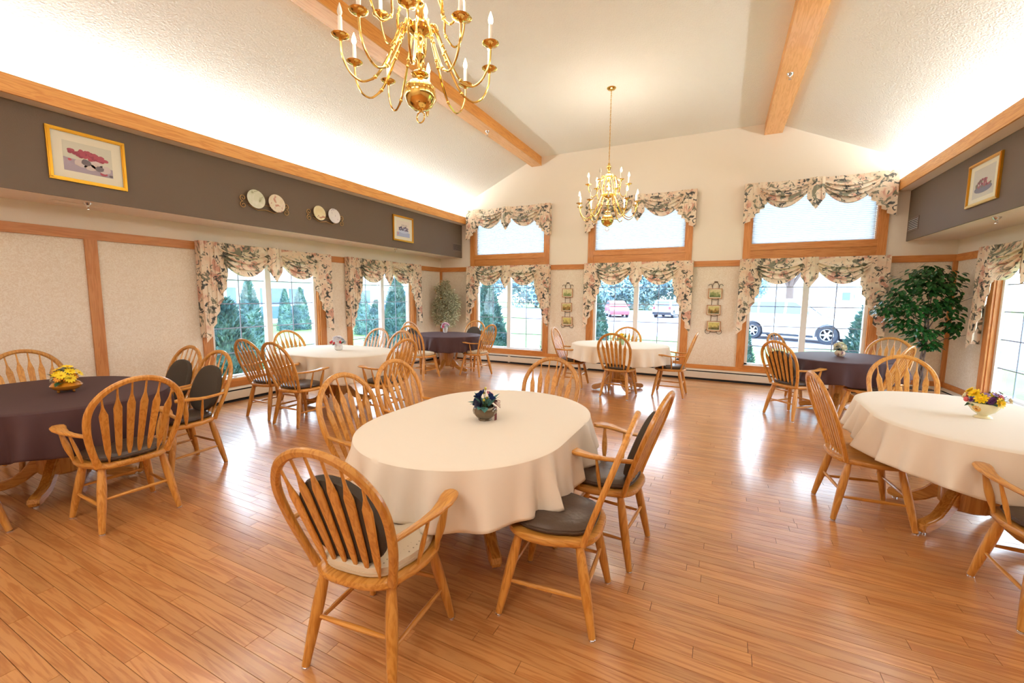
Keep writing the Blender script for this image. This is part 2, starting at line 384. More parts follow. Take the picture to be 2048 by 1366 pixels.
# ------------------------------------------------------------------ walls with openings
TH = 0.16
def wall_panels(name, axis, openings, x0, x1, zs, zmid, flip):
    """axis 'Y': plane at y=0 running along x; 'X' planes run along y. Split lower (paper) and upper (paint)."""
    root = empty(name, kind='structure')
    def slab(mb, a0, a1, z0, z1):
        if a1-a0 < 1e-4 or z1-z0 < 1e-4: return
        if axis == 'Y': mb.box(a0, a1, 0.0, TH, z0, z1)
        elif flip: mb.box(W, W+TH, a0, a1, z0, z1)
        else: mb.box(-TH, 0.0, a0, a1, z0, z1)
    def band(z0, z1, ops, m, nm):
        mb = MB(); a = x0
        for s0, s1, q0, q1 in sorted(ops):
            q0, q1 = max(q0, z0), min(q1, z1)
            slab(mb, a, s0, z0, z1)
            if q1 > q0: slab(mb, s0, s1, z0, q0); slab(mb, s0, s1, q1, z1)
            else: slab(mb, s0, s1, z0, z1)
            a = s1
        slab(mb, a, x1, z0, z1); mb.obj(nm, m, root, smooth=False, merge=False)
    band(-0.1, zmid, [o for o in openings if o[2] < 2.3], m_paper, 'wallpaper')
    band(zmid, zs, [o for o in openings if o[2] >= 2.3] or [(x0, x0, 9, 9)], m_wall, 'upper_wall')
    return root
fo = [(x+CB, x+CW-CB, OZ0, OZ1) for x in FARW]; fu = [(x+CB, x+CW-CB, UZ0, UZ1) for x in FARW]
wf = wall_panels('wall_far', 'Y', fo+fu, -TH, W+TH, 3.44, 2.22, False)
mb = MB().prism([(-TH,3.44),(0,3.44),(XF,ZF),(W-XF,ZF),(W,3.44),(W+TH,3.44),(W+TH,4.9),(-TH,4.9)][0:0] or [(-TH,3.44),(W+TH,3.44),(W+TH,3.6),(W-XF,ZF+0.1),(XF,ZF+0.1),(-TH,3.6)], 0, TH, 'Y')
# gable with upper openings reaching above 3.44
mb = MB()
xs = [-TH]
for a, b, q0, q1 in fu: xs += [a, b]
xs += [W+TH]
def zc(x): return min(ZF+0.12, 3.5+0.457*max(0, min(x, W-x))+0.1)
seg = sorted(set(xs+[XF, W-XF]))
for i in range(len(seg)-1):
    a, b = seg[i], seg[i+1]; op = any(o[0]-1e-6 <= a and b <= o[1]+1e-6 for o in fu)
    z0 = UZ1 if op else 3.44
    mb.prism([(a, z0), (b, z0), (b, zc(b)), (a, zc(a))], 0, TH, 'Y')
mb.obj('gable', m_wall, wf, smooth=False, merge=False)
wall_panels('wall_left', 'X', [(y+CB, y+CW-CB, OZ0, OZ1) for y in LEFTW], YB, 0, 3.5, 2.22, False)
wall_panels('wall_right', 'X', [(y+CB, y+CW-CB, OZ0, OZ1) for y in RIGHTW], YB, 0, 3.5, 2.22, True)
MB().box(-TH, W+TH, YB-TH, YB, -0.1, 5.0).obj('wall_back', m_wall, smooth=False, kind='structure')
# ceiling : slope, flat, slope
mb = MB(); pr = [(-0.1, ZE-0.046), (XF, ZF), (W-XF, ZF), (W+0.1, ZE-0.046)]; po = [(p[0], p[1]+0.12) for p in reversed(pr)]
ceil = mb.prism(pr+po, YB, 0.0, 'Y').obj('ceiling', m_ceil, smooth=False, kind='structure')

# bulkheads with oak fascia, one each side
for side in (0, 1):
    X = (lambda x: x) if side == 0 else (lambda x: W-x)
    nm = 'left' if side == 0 else 'right'
    root = empty('soffit_'+nm, kind='structure')
    def bx(a, b, y0, y1, z0, z1, nmx, m):
        return MB().box(min(X(a), X(b)), max(X(a), X(b)), y0, y1, z0, z1).obj(nmx, m, root, smooth=False)
    bx(0.0, SO-0.012, YB, 0.0, ZS, ZS+0.02, 'soffit_panel', m_soff)
    bx(SO-0.02, SO, YB, 0.0, ZS-0.001, ZB, 'bulkhead_face', m_brown)
    bx(0.0, SO+LIP-0.02, YB, 0.0, ZB, ZB+0.02, 'cove_shelf', m_soff)
    bx(0.0, SO+LIP-0.02, YB, 0.0, ZB+0.0201, ZB+0.03, 'cove_lining', m_cove)
    bx(SO+LIP-0.02, SO+LIP, YB, 0.0, ZB-0.0005, ZT, 'fascia_board', fascia)

# ceiling beams
for side in (0, 1):
    a, b = (2.469, 2.702) if side == 0 else (W-2.702, W-2.469)
    if side == 1: a, b = 6.913, 7.189
    root = empty('trim_beam', kind='structure')
    MB().box(a, b, YB, 0.0, 4.4265, 4.4405).obj('beam_underside', wood('beam_oak_cove_lit', (234,176,112), (220,156,90), 'Y'), root, smooth=False)  # same oak as the sides, cove light painted in as a paler tone
    MB().box(a+0.003, b-0.003, YB, 0.0, 4.4405, 4.64).obj('beam_side', wood('beam_side_oak', (230,160,78), (214,140,60), 'Y'), root, smooth=False)
    root.name = 'ceiling_beam'

# rails, posts, lower band
def bar(name, x0, x1, y0, y1, z0, z1, m): return MB().box(x0, x1, y0, y1, z0, z1).obj(name, m, smooth=False, kind='structure')
G = 0.02
def segs(wins, lo, hi):
    out = []; a = lo
    for s in sorted(wins): out.append((a, s)); a = s+CW
    out.append((a, hi)); return out
n_trim = 1
for a, b in segs(FARW, 0.0, W): bar('trim_%d' % n_trim, a, b, -G, -0.0005, ZR-RW, ZR, trX); n_trim += 1
for a, b in segs(LEFTW, YB, 0.0): bar('trim_%d' % n_trim, 0.0005, G, a, b-(G if b == 0 else 0), ZR-RW, ZR, trY); n_trim += 1
for a, b in segs(RIGHTW, YB, 0.0): bar('trim_%d' % n_trim, W-G, W-0.0005, a, b-(G if b == 0 else 0), ZR-RW, ZR, trY); n_trim += 1
B0, B1 = 0.21, 0.29
bar('baseboard_far', 0.0, W, -G, -0.0005, B0, B1, trX)
bar('baseboard_left', 0.0005, G, YB, -G, B0, B1, trY); bar('baseboard_right', W-G, W-0.0005, YB, -G, B0, B1, trY)
for x0, x1, y0, y1 in ((0.0005, G, -6.73, -6.62), (0.0005, 0.055, -0.055, -0.0205), (W-0.055, W-0.0005, -0.055, -0.0205), (0.0005, G, -9.6, -9.49), (W-G, W-0.0005, -8.2, -8.09)):
    bar('trim_%d' % n_trim, x0, x1, y0, y1, B1, ZR-RW, trZ); n_trim += 1

# ------------------------------------------------------------------ windows
# built in a local frame: x along the wall, -y into the room, z up; origin at the left casing edge on the wall face
wn = 1
def make_window(M, upper):
    global wn
    root = empty('window_%d' % wn, kind='structure'); wn += 1; root.matrix_world = M
    ztop = UZ1+0.06 if upper else ZR-0.02
    c1 = MB().box(0, CB, -0.024, -0.0004, B1, ztop).obj('casing', trZ, root, smooth=False)
    MB().box(CW-CB, CW, -0.024, -0.0004, B1, ztop).obj('casing', trZ, root, smooth=False)
    MB().box(CB, CW-CB, -0.024, -0.0004, B1, OZ0).obj('sill', trX, root, smooth=False)
    MB().box(CB, CW-CB, -0.022, -0.0004, OZ1, ZR).obj('header', trX, root, smooth=False)
    def jamb(z0, z1):
        MB().box(CB, CB+0.016, 0.0, 0.085, z0, z1).obj('jamb', trZ, root, smooth=False)
        MB().box(CW-CB-0.016, CW-CB, 0.0, 0.085, z0, z1).obj('jamb', trZ, root, smooth=False)
    jamb(OZ0, OZ1)
    # vinyl frame with two casement sashes
    a0, a1, z0, z1 = CB+0.016, CW-CB-0.016, OZ0, OZ1; t = 0.05; mid = (a0+a1)/2
    f = MB(); f.box(a0, a0+t, 0.05, 0.13, z0, z1); f.box(a1-t, a1, 0.05, 0.13, z0, z1); f.box(a0, a1, 0.05, 0.13, z0, z0+t*0.8); f.box(a0, a1, 0.05, 0.13, z1-t, z1)
    f.box(a0-0.016, a1+0.016, 0.0, 0.06, z0-0.002, z0+0.012)
    f.obj('frame', m_white, root, smooth=False, merge=False)
    MB().box(mid-0.046, mid+0.046, 0.045, 0.13, z0+t*0.8, z1-t).obj('mullion', m_white, root, smooth=False)
    for s0, s1 in ((a0+t, mid-0.046), (mid+0.046, a1-t)):
        MB().box(s0, s1, 0.090, 0.095, z0+0.04, z1-t).obj('pane', m_glass, root, smooth=False)
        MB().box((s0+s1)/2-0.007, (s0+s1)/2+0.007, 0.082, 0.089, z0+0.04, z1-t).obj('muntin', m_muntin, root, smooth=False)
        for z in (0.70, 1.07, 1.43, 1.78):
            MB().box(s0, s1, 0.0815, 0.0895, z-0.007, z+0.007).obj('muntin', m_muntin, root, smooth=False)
    k = MB(); k.box(mid-0.62, mid-0.58, 0.02, 0.05, z0+0.012, z0+0.03); k.box(mid-0.66, mid-0.58, 0.015, 0.03, z0+0.03, z0+0.042)
    k.obj('crank', m_white, root, smooth=False)
    if upper:
        MB().box(CB, CW-CB, -0.012, -0.0004, ZR+0.0, UZ0-0.11).obj('apron_panel', trX, root, smooth=False)
        MB().box(CB, CW-CB, -0.026, -0.0004, UZ0-0.11, UZ0).obj('stool', trX, root, smooth=False)
        jamb(UZ0, UZ1)
        u = MB(); u.box(CB+0.016, CW-CB-0.016, 0.11, 0.15, UZ0, UZ0+0.04); u.box(CB+0.016, CW-CB-0.016, 0.11, 0.15, UZ1-0.04, UZ1); u.box(CB+0.016, CB+0.05, 0.11, 0.15, UZ0, UZ1); u.box(CW-CB-0.05, CW-CB-0.016, 0.11, 0.15, UZ0, UZ1)
        u.obj('frame', m_white, root, smooth=False, merge=False)
        MB().box(CB+0.05, CW-CB-0.05, 0.128, 0.132, UZ0+0.04, UZ1-0.04).obj('pane', m_glass, root, smooth=False)
def wallM(kind, a):
    if kind == 'far': return T(a, 0, 0)
    if kind == 'left': return T(0, a, 0) @ RZ(PI/2)           # local x -> +y, local -y -> +x
    return T(W, a+CW, 0) @ RZ(-PI/2)
for x in FARW: make_window(wallM('far', x), True)
for y in LEFTW: make_window(wallM('left', y), False)
for y in RIGHTW: make_window(wallM('right', y), False)

# pleated shades in the three upper windows
for i, x in enumerate(FARW):
    n = 28; zt, zb = UZ1-0.01, UZ0+0.015; vs = []; fs = []
    for k in range(n*2+1):
        z = zt-(zt-zb)*k/(n*2); yy = 0.072+(0.020 if k % 2 else 0.0)
        vs += [(x+CB+0.018, yy, z), (x+CW-CB-0.018, yy, z)]
    for k in range(n*2): fs.append((2*k, 2*k+1, 2*k+3, 2*k+2))
    root = empty('pleated_shade', (0,0,0), label=('white pleated shade in the upper left window', 'white pleated shade in the upper window behind the far chandelier', 'white pleated shade in the upper right window')[i], cat='blind', group='pleated shades in the upper windows')
    MB().add(vs, fs).obj('shade_fabric', m_blind, root, smooth=False)
    MB().box(x+CB+0.018, x+CW-CB-0.018, 0.07, 0.092, zb-0.012, zb).obj('bottom_rail', m_white, root, smooth=False)

# ------------------------------------------------------------------ valances
def swag(mb, x0, x1, z0, dtop, dlow, yb, ph):
    """a draped swag: x0..x1, hung from z0; falls dtop at the ends, dlow at the centre"""
    nu, nv = 24, 62; vs = []; fs = []
    for i in range(nu+1):
        u = i/nu; c = math.sin(PI*u)**0.85
        for j in range(nv+1):
            v = j/nv
            drop = (dtop+(dlow-dtop)*c)*v if v > 0 else 0
            drop = v*dtop*1.0+c*(dlow-dtop)*(v**1.25)
            amp = 0.0 if v < 0.26 else 0.085*min(1, (v-0.26)/0.12)*(0.40+0.60*c)
            q_ = max(0.0, (v-0.26)/0.74)**1.05*3.999; fr_ = q_-math.floor(q_); fold = amp*((fr_/0.78)**0.7 if fr_ < 0.78 else (1-fr_)/0.22)-0.01*0
            y = yb-0.035-0.06*c*math.sin(PI*min(v*0.9, 1))-fold-0.012*(1-c)
            vs.append((x0+(x1-x0)*u, y, z0-drop-0.30*fold))
    for i in range(nu):
        for j in range(nv): a = i*(nv+1)+j; fs.append((a, a+1, a+nv+2, a+nv+1))
    mb.add(vs, fs)
def cascade(mb, xo, xi, z0, lo, li, yb, n=5):
    """stepped side tail: outer edge at xo falls lo, inner edge at xi falls li, n folded layers"""
    sg = 1 if xi > xo else -1; wd = abs(xi-xo); step = wd/(n+0.2); pts = []
    for k in range(n):
        a = step*k; pts.append((a, 0.0, k/n)); pts.append((a+step*1.7 if k < n-1 else wd, 0.014+0.006*k, (k+0.6)/n)); 
        if k < n-1: pts.append((a+step*1.0, 0.045+0.004*k, (k+0.85)/n))
    vs = []; fs = []; nv = 8
    for (a, d, s) in pts:
        L = lo+(li-lo)*s
        for j in range(nv+1):
            v = j/nv; wob = 0.006*math.sin(9*v+a*40)
            vs.append((xo+sg*a*(1-0.12*v*0), yb-0.06-(0.05-d)*(0.7+0.3*v)-wob, z0-L*v))
    for i in range(len(pts)-1):
        for j in range(nv): q = i*(nv+1)+j; fs.append((q, q+1, q+nv+2, q+nv+1))
    mb.add(vs, fs)
def jabot(mb, xc, wd, z0, L, yb):
    vs = []; fs = []; nv = 8; pts = [(-1, 0.0, 0.62), (-0.45, 0.03, 0.86), (-0.62, 0.05, 0.74), (0.0, 0.06, 1.0), (0.62, 0.05, 0.74), (0.45, 0.03, 0.86), (1, 0.0, 0.62)]
    pts = [(-1, 0.0, 0.66), (-0.55, 0.028, 0.80), (-0.7, 0.012, 0.76), (-0.06, 0.036, 1.0), (0.06, 0.02, 1.0), (0.7, 0.012, 0.76), (0.55, 0.028, 0.80), (1, 0.0, 0.66)]
    for (a, d, s) in pts:
        for j in range(nv+1):
            v = j/nv; vs.append((xc+a*wd/2*(0.85+0.2*v-0.3*max(0, v-0.75)), yb-0.085-d, z0-L*s*v))
    for i in range(len(pts)-1):
        for j in range(nv): q = i*(nv+1)+j; fs.append((q, q+1, q+nv+2, q+nv+1))
    mb.add(vs, fs)
def valance(M, label, z0, long_tail):
    root = empty('valance', label=label, cat='valance', group='floral swag valances'); root.matrix_world = M
    a, b = -0.035, CW+0.045; wj = 0.26; inner = 0.36; mid = (a+b)/2
    MB().box(a+0.02, b-0.02, -0.075, -0.028, z0-0.03, z0).obj('header_board', m_floral, root, smooth=False)
    for q, (s0, s1) in enumerate(((a+inner*0.62, mid-wj*0.30), (mid+wj*0.30, b-inner*0.62))):
        mb = MB(); swag(mb, s0, s1, z0, 0.17, 0.455, -0.06, q*1.3); mb.obj('swag', m_floral, root, merge=False)
    mb = MB(); jabot(mb, mid, wj, z0+0.002, 0.52, -0.06); mb.obj('jabot', m_floral, root, smooth=True, merge=False)
    for xo, xi in ((a, a+inner), (b, b-inner)):
        mb = MB()
        if long_tail: cascade(mb, xo, xi, z0, 1.37, 0.40, -0.055, 6)
        else: cascade(mb, xo, xi, z0, 0.70, 0.34, -0.055, 5)
        mb.obj('side_tail', m_floral, root, smooth=True, merge=False)
        MB().box(min(xo, xo+0.004), max(xo, xo+0.004), -0.150, -0.027, z0-(1.3 if long_tail else 0.66), z0).obj('tail_return', m_floral, root, smooth=False)
valance(wallM('far', FARW[0]), 'short floral valance on the upper left window of the far wall', 3.59, False)
valance(wallM('far', FARW[1]), 'short floral valance behind the far brass chandelier', 3.59, False)
valance(wallM('far', FARW[2]), 'short floral valance on the upper right window of the far wall', 3.59, False)
valance(wallM('far', FARW[0]), 'long-tailed floral valance on the lower left window of the far wall', 2.28, True)
valance(wallM('far', FARW[1]), 'long-tailed floral valance on the lower middle window of the far wall', 2.28, True)
valance(wallM('far', FARW[2]), 'long-tailed floral valance on the lower far window beside the green tree', 2.28, True)
valance(wallM('left', LEFTW[0]), 'long-tailed floral valance on the wide nearer left wall window', 2.28, True)
valance(wallM('left', LEFTW[1]), 'long-tailed floral valance on the left wall window nearest the corner', 2.28, True)
valance(wallM('right', RIGHTW[0]), 'floral valance on the right wall cut by the photo edge', 2.28, True)

# ------------------------------------------------------------------ baseboard heaters
def heater(M, L, label, nseg):
    root = empty('baseboard_heater', label=label, cat='heater', group='white baseboard heaters'); root.matrix_world = M
    w_ = L/nseg
    for k in range(nseg):
        a, b = k*w_+0.004, (k+1)*w_-0.004
        mb = MB(); mb.prism([(-0.062, 0.035), (-0.070, 0.045), (-0.070, 0.150), (-0.058, 0.158), (-0.055, 0.150), (-0.060, 0.040)], a, b, 'X'); mb.obj('front_panel', m_heater, root, smooth=False)
        MB().box(b-0.02, b+0.028, -0.073, -0.001, 0.022, 0.205).obj('joint_cover', m_heater, root, smooth=False)
    MB().prism([(-0.001, 0.208), (-0.030, 0.208), (-0.062, 0.190), (-0.066, 0.180), (-0.064, 0.178), (-0.030, 0.200), (-0.001, 0.200)], 0, L, 'X').obj('top_cover', m_heater, root, smooth=False)
    MB().box(0, L, -0.03, -0.001, 0.022, 0.199).obj('back_plate', m_dark, root, smooth=False)
    MB().box(0.0, L, -0.052, -0.031, 0.05, 0.155).obj('fin_core', m_dark, root, smooth=False)
    MB().box(0, L, -0.066, -0.001, 0.0005, 0.0215).obj('toe_strip', m_dark, root, smooth=False)
heater(T(0.08, 0, 0), W-0.16, 'white baseboard heater along the far wall', 5)
heater(T(0, YB+0.1, 0) @ RZ(PI/2), -YB-0.2, 'white baseboard heater along the left wall', 6)
heater(T(W, -0.1, 0) @ RZ(-PI/2), -YB-0.2, 'white baseboard heater along the right wall', 6)

# ------------------------------------------------------------------ chair (front +Y, origin between the feet)
def seat_outline(t, w=0.245, d=0.235):
    c, s = math.cos(t), math.sin(t)
    x = math.copysign(abs(c)**0.62, c)*w; y = math.copysign(abs(s)**0.72, s)*d
    if y < 0: x *= 1-0.10*min(1, -y/d)**1.2-0.05*math.exp(-((y/d+0.45)/0.2)**2)
    return x, y+0.0
def ringmesh(mb, rings, n=36, outline=seat_outline, m=None):
    """rings: (scale, z or fn(x,y))"""
    vs = []; fs = []
    for sc, z in rings:
        for k in range(n):
            x, y = outline(2*PI*k/n); x *= sc; y *= sc; vs.append((x, y, z(x, y) if callable(z) else z))
    for r in range(len(rings)-1):
        for k in range(n): q = (k+1) % n; fs.append((r*n+k, r*n+q, (r+1)*n+q, (r+1)*n+k))
    fs.append(tuple(range(n-1, -1, -1))); fs.append(tuple((len(rings)-1)*n+k for k in range(n)))
    mb.add(vs, fs, m)
def ybk(z): t = max(0, (z-0.44)/0.59); return -0.175-0.200*t**1.05
BN = Vector((0, -0.945, -0.33))
def hoop_pt(t):
    """t 0..1 left foot to right foot of the bow"""
    zc = 0.775; a = 0.252; hgt = 0.245
    sgn = -1 if t < 0.5 else 1; q = (0.5-abs(t-0.5))*2          # 0 foot .. 1 apex
    if q < 0.48:
        k = q/0.48; z = 0.435+(zc-0.435)*k; x = 0.186+(a-0.186)*math.sin(k*PI/2)
    else:
        k = (q-0.48)/0.52*PI/2; z = zc+hgt*math.sin(k); x = a*math.cos(k)
    return Vector((sgn*x, ybk(z), z))
def rrect(w, h, c=0.3):
    a, b = w/2, h/2; k = min(a, b)*c*1.2
    return [(-a+k,-b),(a-k,-b),(a,-b+k),(a,b-k),(a-k,b),(-a+k,b),(-a,b-k),(-a,-b+k)]
def chair_meshes():
    D = {}
    mb = MB(); dish = lambda x, y: 0.452-0.012*max(0, 1-(x/0.19)**2-((y+0.02)/0.19)**2)
    ringmesh(mb, [(0.90, 0.414), (0.965, 0.417), (1.0, 0.428), (1.0, 0.440), (0.985, 0.449), (0.95, 0.4525), (0.8, dish), (0.55, dish), (0.25, dish)])
    D['seat'] = mb.mesh('seat', oakY)
    mb = MB(); n = 44; path = [hoop_pt(i/n) for i in range(n+1)]
    def sec(i):
        q = (0.5-abs(i/n-0.5))*2; wd = 0.042 if q < 0.06 else 0.035+0.004*math.sin(q*PI); return rrect(wd, 0.027, 0.5)
    mb.sweep(path, sec, BN); D['back_bow'] = mb.mesh('back_bow', oakZ)
    D['slats'] = []
    for k in range(6):
        s = k-2.5; xb, xt = s*0.052, s*0.0755
        # find bow height at xt
        zt = 0.775+0.245*math.sqrt(max(0, 1-(xt/0.252)**2))-0.006; zb = 0.447; n = 18; path = []; wd = []
        L = zt-zb
        for i in range(n+1):
            v = i/n; z = zb+L*v; path.append(Vector((xb+(xt-xb)*v, ybk(z)+0.001, z)))
            keys = [(0, .012), (.07, .012), (.13, .028), (.20, .034), (.68, .045), (.715, .047), (.75, .038), (.82, .016), (.88, .011), (1, .010)]
            for (a, wa), (b, wb) in zip(keys, keys[1:]):
                if a <= v <= b: wd.append(wa+(wb-wa)*(v-a)/(b-a)); break
        mb = MB(); mb.sweep(path, lambda i: rrect(wd[i], 0.011, 0.5), BN); D['slats'].append(mb.mesh('slat', oakZ))
    # legs
    def leg(sx, front):
        top = Vector((sx*0.165, 0.150 if front else -0.150, 0.418)); bot = Vector((sx*(0.232 if front else 0.216), 0.232 if front else -0.232, 0.008))
        n = 12; path = [top.lerp(bot, i/n) for i in range(n+1)]
        prof = [v_*1.2 for v_ in (.0155, .018, .0195, .0208, .0215, .0215, .021, .0205, .0195, .0185, .017, .0155, .0145)]
        mb = MB(); mb.tube(path, lambda i: prof[i], 10); g = MB(); g.lathe([(0.0001,0),(0.0165,0),(0.0165,0.006),(0.011,0.011),(0.0001,0.011)], 12, (bot.x, bot.y, 0)); return mb.mesh('leg', oakZ), g.mesh('glide', m_chrome), top, bot
    D['legs'] = []; jt = {}
    for front in (0, 1):
        for sx in (-1, 1):
            a, g, t_, b_ = leg(sx, front); D['legs'].append((a, g)); jt[(sx, front)] = lambda z, t_=t_, b_=b_: t_.lerp(b_, (t_.z-z)/(t_.z-b_.z))
    D['str'] = []
    for (k0, k1, z) in (((-1,0),(1,0),0.215), ((-1,1),(1,1),0.225), ((-1,0),(-1,1),0.175), ((1,0),(1,1),0.175)):
        a, b = jt[k0](z), jt[k1](z); n = 8; mb = MB(); mb.tube([a.lerp(b, i/n) for i in range(n+1)], lambda i: 0.0075+0.0045*math.sin(PI*i/n), 8); D['str'].append(mb.mesh('stretcher', oakX if k0[1] == k1[1] else oakY))
    D['arms'] = []; D['posts'] = []
    for sx in (-1, 1):
        ctl = [(0.240, -0.245, 0.668, .026), (0.252, -0.17, 0.664, .028), (0.266, -0.08, 0.662, .032), (0.284, 0.0, 0.668, .050), (0.290, 0.07, 0.678, .072), (0.282, 0.125, 0.682, .080), (0.272, 0.160, 0.680, .070), (0.266, 0.178, 0.679, .030)]
        pts = []; wd = []
        for i in range(len(ctl)-1):
            for k in range(3):
                f = k/3; a, b = ctl[i], ctl[i+1]; pts.append((sx*(a[0]+(b[0]-a[0])*f), a[1]+(b[1]-a[1])*f, a[2]+(b[2]-a[2])*f)); wd.append(a[3]+(b[3]-a[3])*f)
        pts.append((sx*ctl[-1][0], ctl[-1][1], ctl[-1][2])); wd.append(ctl[-1][3])
        mb = MB(); mb.sweep(pts, lambda i: rrect(wd[i], 0.023, 0.55), (0,0,1)); D['arms'].append(mb.mesh('armrest', oakY))
        mb = MB(); a, b = Vector((sx*0.232, 0.085, 0.445)), Vector((sx*0.284, 0.105, 0.672)); pr = [.0095,.011,.0155,.0185,.019,.017,.014,.011,.009]
        mb.tube([a.lerp(b, i/8) for i in range(9)], lambda i: pr[i], 10); D['posts'].append(mb.mesh('arm_post', oakZ))
        mb = MB(); a, b = Vector((sx*0.222, -0.045, 0.445)), Vector((sx*0.272, -0.035, 0.656)); pr = [.007,.008,.010,.0115,.0115,.0105,.009,.008,.007]
        mb.tube([a.lerp(b, i/8) for i in range(9)], lambda i: pr[i], 8); D['posts'].append(mb.mesh('arm_post', oakZ))
    # cushions
    mb = MB(); co = lambda t: tuple(v*0.86 for v in seat_outline(t))
    z0 = 0.4545; ringmesh(mb, [(0.90, z0), (0.98, z0+0.006), (1.0, z0+0.018), (0.985, z0+0.030), (0.90, z0+0.040), (0.7, z0+0.045), (0.4, z0+0.046), (0.1, z0+0.045)], 36, co)
    D['cushion'] = mb
    mb = MB(); ringmesh(mb, [(0.93, z0), (1.0, z0+0.004), (1.01, z0+0.022), (1.0, z0+0.040), (0.93, z0+0.048), (0.7, z0+0.054), (0.4, z0+0.056), (0.1, z0+0.055)], 36, co)
    D['thick'] = mb
    mb = MB(); pp = [(seat_outline(2*PI*k/36)[0]*0.865, seat_outline(2*PI*k/36)[1]*0.865, z0+0.020) for k in range(36)]; mb.tube(pp, 0.004, 6, closed=True); D['piping'] = mb
    # oval back pad following the raked back
    mb = MB(); vs = []; fs = []; n = 32
    prof = [(0.0,-1),(0.85,-1),(0.98,-0.75),(1.0,0.0),(0.97,0.7),(0.85,0.95),(0.5,1.0),(0.0,1.0)]
    cz = 0.695; hw, hh = 0.188, 0.205
    for r_, dd in prof:
        for k in range(n):
            th = 2*PI*k/n; X_ = hw*r_*math.copysign(abs(math.cos(th))**0.85, math.cos(th)); Z_ = hh*r_*math.sin(th)
            if Z_ < 0: X_ *= 1+0.06*math.sin(-Z_/hh*PI)
            z = cz+Z_; vs.append((X_, ybk(z)+0.036+0.026*dd, z+0.006*dd))
    for r_ in range(len(prof)-1):
        for k in range(n): q = (k+1) % n; fs.append((r_*n+k, r_*n+q, (r_+1)*n+q, (r_+1)*n+k))
    mb.add(vs, fs); D['backpad'] = mb
    return D
CH = chair_meshes()
CH['cushion_v'] = CH['cushion'].mesh('seat_cushion', m_vinyl); CH['cushion_b'] = CH['thick'].mesh('seat_cushion', m_dot)
CH['piping_v'] = CH['piping'].mesh('piping', m_vinyl); CH['piping_b'] = CH['piping'].mesh('piping', weave('beige_cord', (206,186,156))); CH['backpad_m'] = CH['backpad'].mesh('back_cushion', m_darkcl)
def make_chair(arms):
    r = empty('armchair' if arms else 'side_chair')
    inst('seat', CH['seat'], r); inst('back_bow', CH['back_bow'], r)
    for s in CH['slats']: inst('slat', s, r)
    for a, g in CH['legs']: l = inst('leg', a, r); inst('glide', g, l)
    for s in CH['str']: inst('stretcher', s, r)
    if arms:
        for s in CH['arms']: inst('armrest', s, r)
        for s in CH['posts']: inst('arm_post', s, r)
    return r
# (mid of rear feet x, y, heading deg, arms, seat cushion, back cushion, where, group)
G0, G1, G2, G3, G4, G5, G6 = ['chairs around the %s' % s for s in ('cream oval table in the foreground', 'brown-clothed table at the left', 'white-clothed table by the left windows', 'brown-clothed table in the far left corner', 'white oval table at the far wall', 'brown-clothed table by the green tree', 'cream-clothed table at the right edge')]
CHAIRS = [
 (5.117,-7.815, 96.6,1,'b',1,"with its back to us at the foreground table's near end", G0),
 (4.190,-6.850,  3,1,'b',0,"at the foreground table's near left side", G0),
 (4.060,-6.190,  0,1,'b',0,"at the foreground table's far left side", G0),
 (5.080,-5.520,-90,0,0,0,"at the foreground table's far end", G0),
 (5.937,-6.937,-176,0,'v',0,"without arms at the foreground table's near right", G0),
 (6.029,-6.363,175,1,'v',1,"with arms at the foreground table's far right", G0),
 (2.866,-7.545,177,1,'v',0,'with its back to us at the left brown table', G1),
 (2.090,-6.675,-88,1,'v',1,'behind the left brown table, nearer the left window', G1),
 (1.450,-6.600,-88,1,'v',1,'behind the left brown table, next to the wall panel', G1),
 (0.640,-7.420,  0,0,0,0,'against the papered wall behind the yellow daisies', G1),
 (2.030,-8.480, 90,0,0,0,"showing one leg at the photo's left edge", G1),
 (1.800,-5.690, 90,1,'v',0,"at the left white table's near side, nearer the room", G2),
 (1.200,-5.640, 90,1,'v',0,"at the left white table's near side, nearer the heater", G2),
 (0.600,-4.670,  0,0,0,0,'in front of the wide left window', G2),
 (1.330,-3.740,-90,0,0,0,"at the left white table's far side, nearer the window", G2),
 (1.960,-3.900,-95,0,0,0,"at the left white table's far side, nearer the room", G2),
 (2.740,-4.760,178,1,'v',0,"with arms at the left white table's right end", G2),
 (1.310,-2.710, 88,0,'b',0,'with its back to us at the far corner table', G3),
 (0.700,-1.950,  0,0,0,1,'beside the left wall at the far corner table', G3),
 (1.500,-0.900,-90,1,0,1,'facing us by the far wall at the corner table', G3),
 (2.293,-1.733,175,1,'b',0,'in profile at the right of the far corner table', G3),
 (3.850,-1.750,  3,1,'v',0,"in profile at the far white table's left end", G4),
 (4.963,-2.384, 85,0,'v',0,'with its back to us at the far white table', G4),
 (4.870,-1.080,-92,0,0,0,'under the window behind the far white table', G4),
 (5.950,-1.700,178,1,'v',0,"in profile at the far white table's right end", G4),
 (7.157,-2.410, 43,1,'v',1,'at the near left of the table by the ficus', G5),
 (7.290,-1.080,-35,0,0,0,'at the far left of the table by the ficus', G5),
 (8.570,-1.200,-115,0,0,0,'in the corner under the ficus leaves', G5),
 (8.330,-2.330,148,0,'v',0,'just in front of the wicker basket of the ficus', G5),
 (7.180,-5.108,  6,0,0,0,'with bare seat left of the right-hand cream table', G6),
 (8.010,-3.700,-92,0,0,0,'facing us across the right-hand cream table', G6),
 (7.990,-6.190, 88,1,'v',0,"cut by the photo's right edge", G6)]
protoA = make_chair(True); protoS = make_chair(False); used = set()
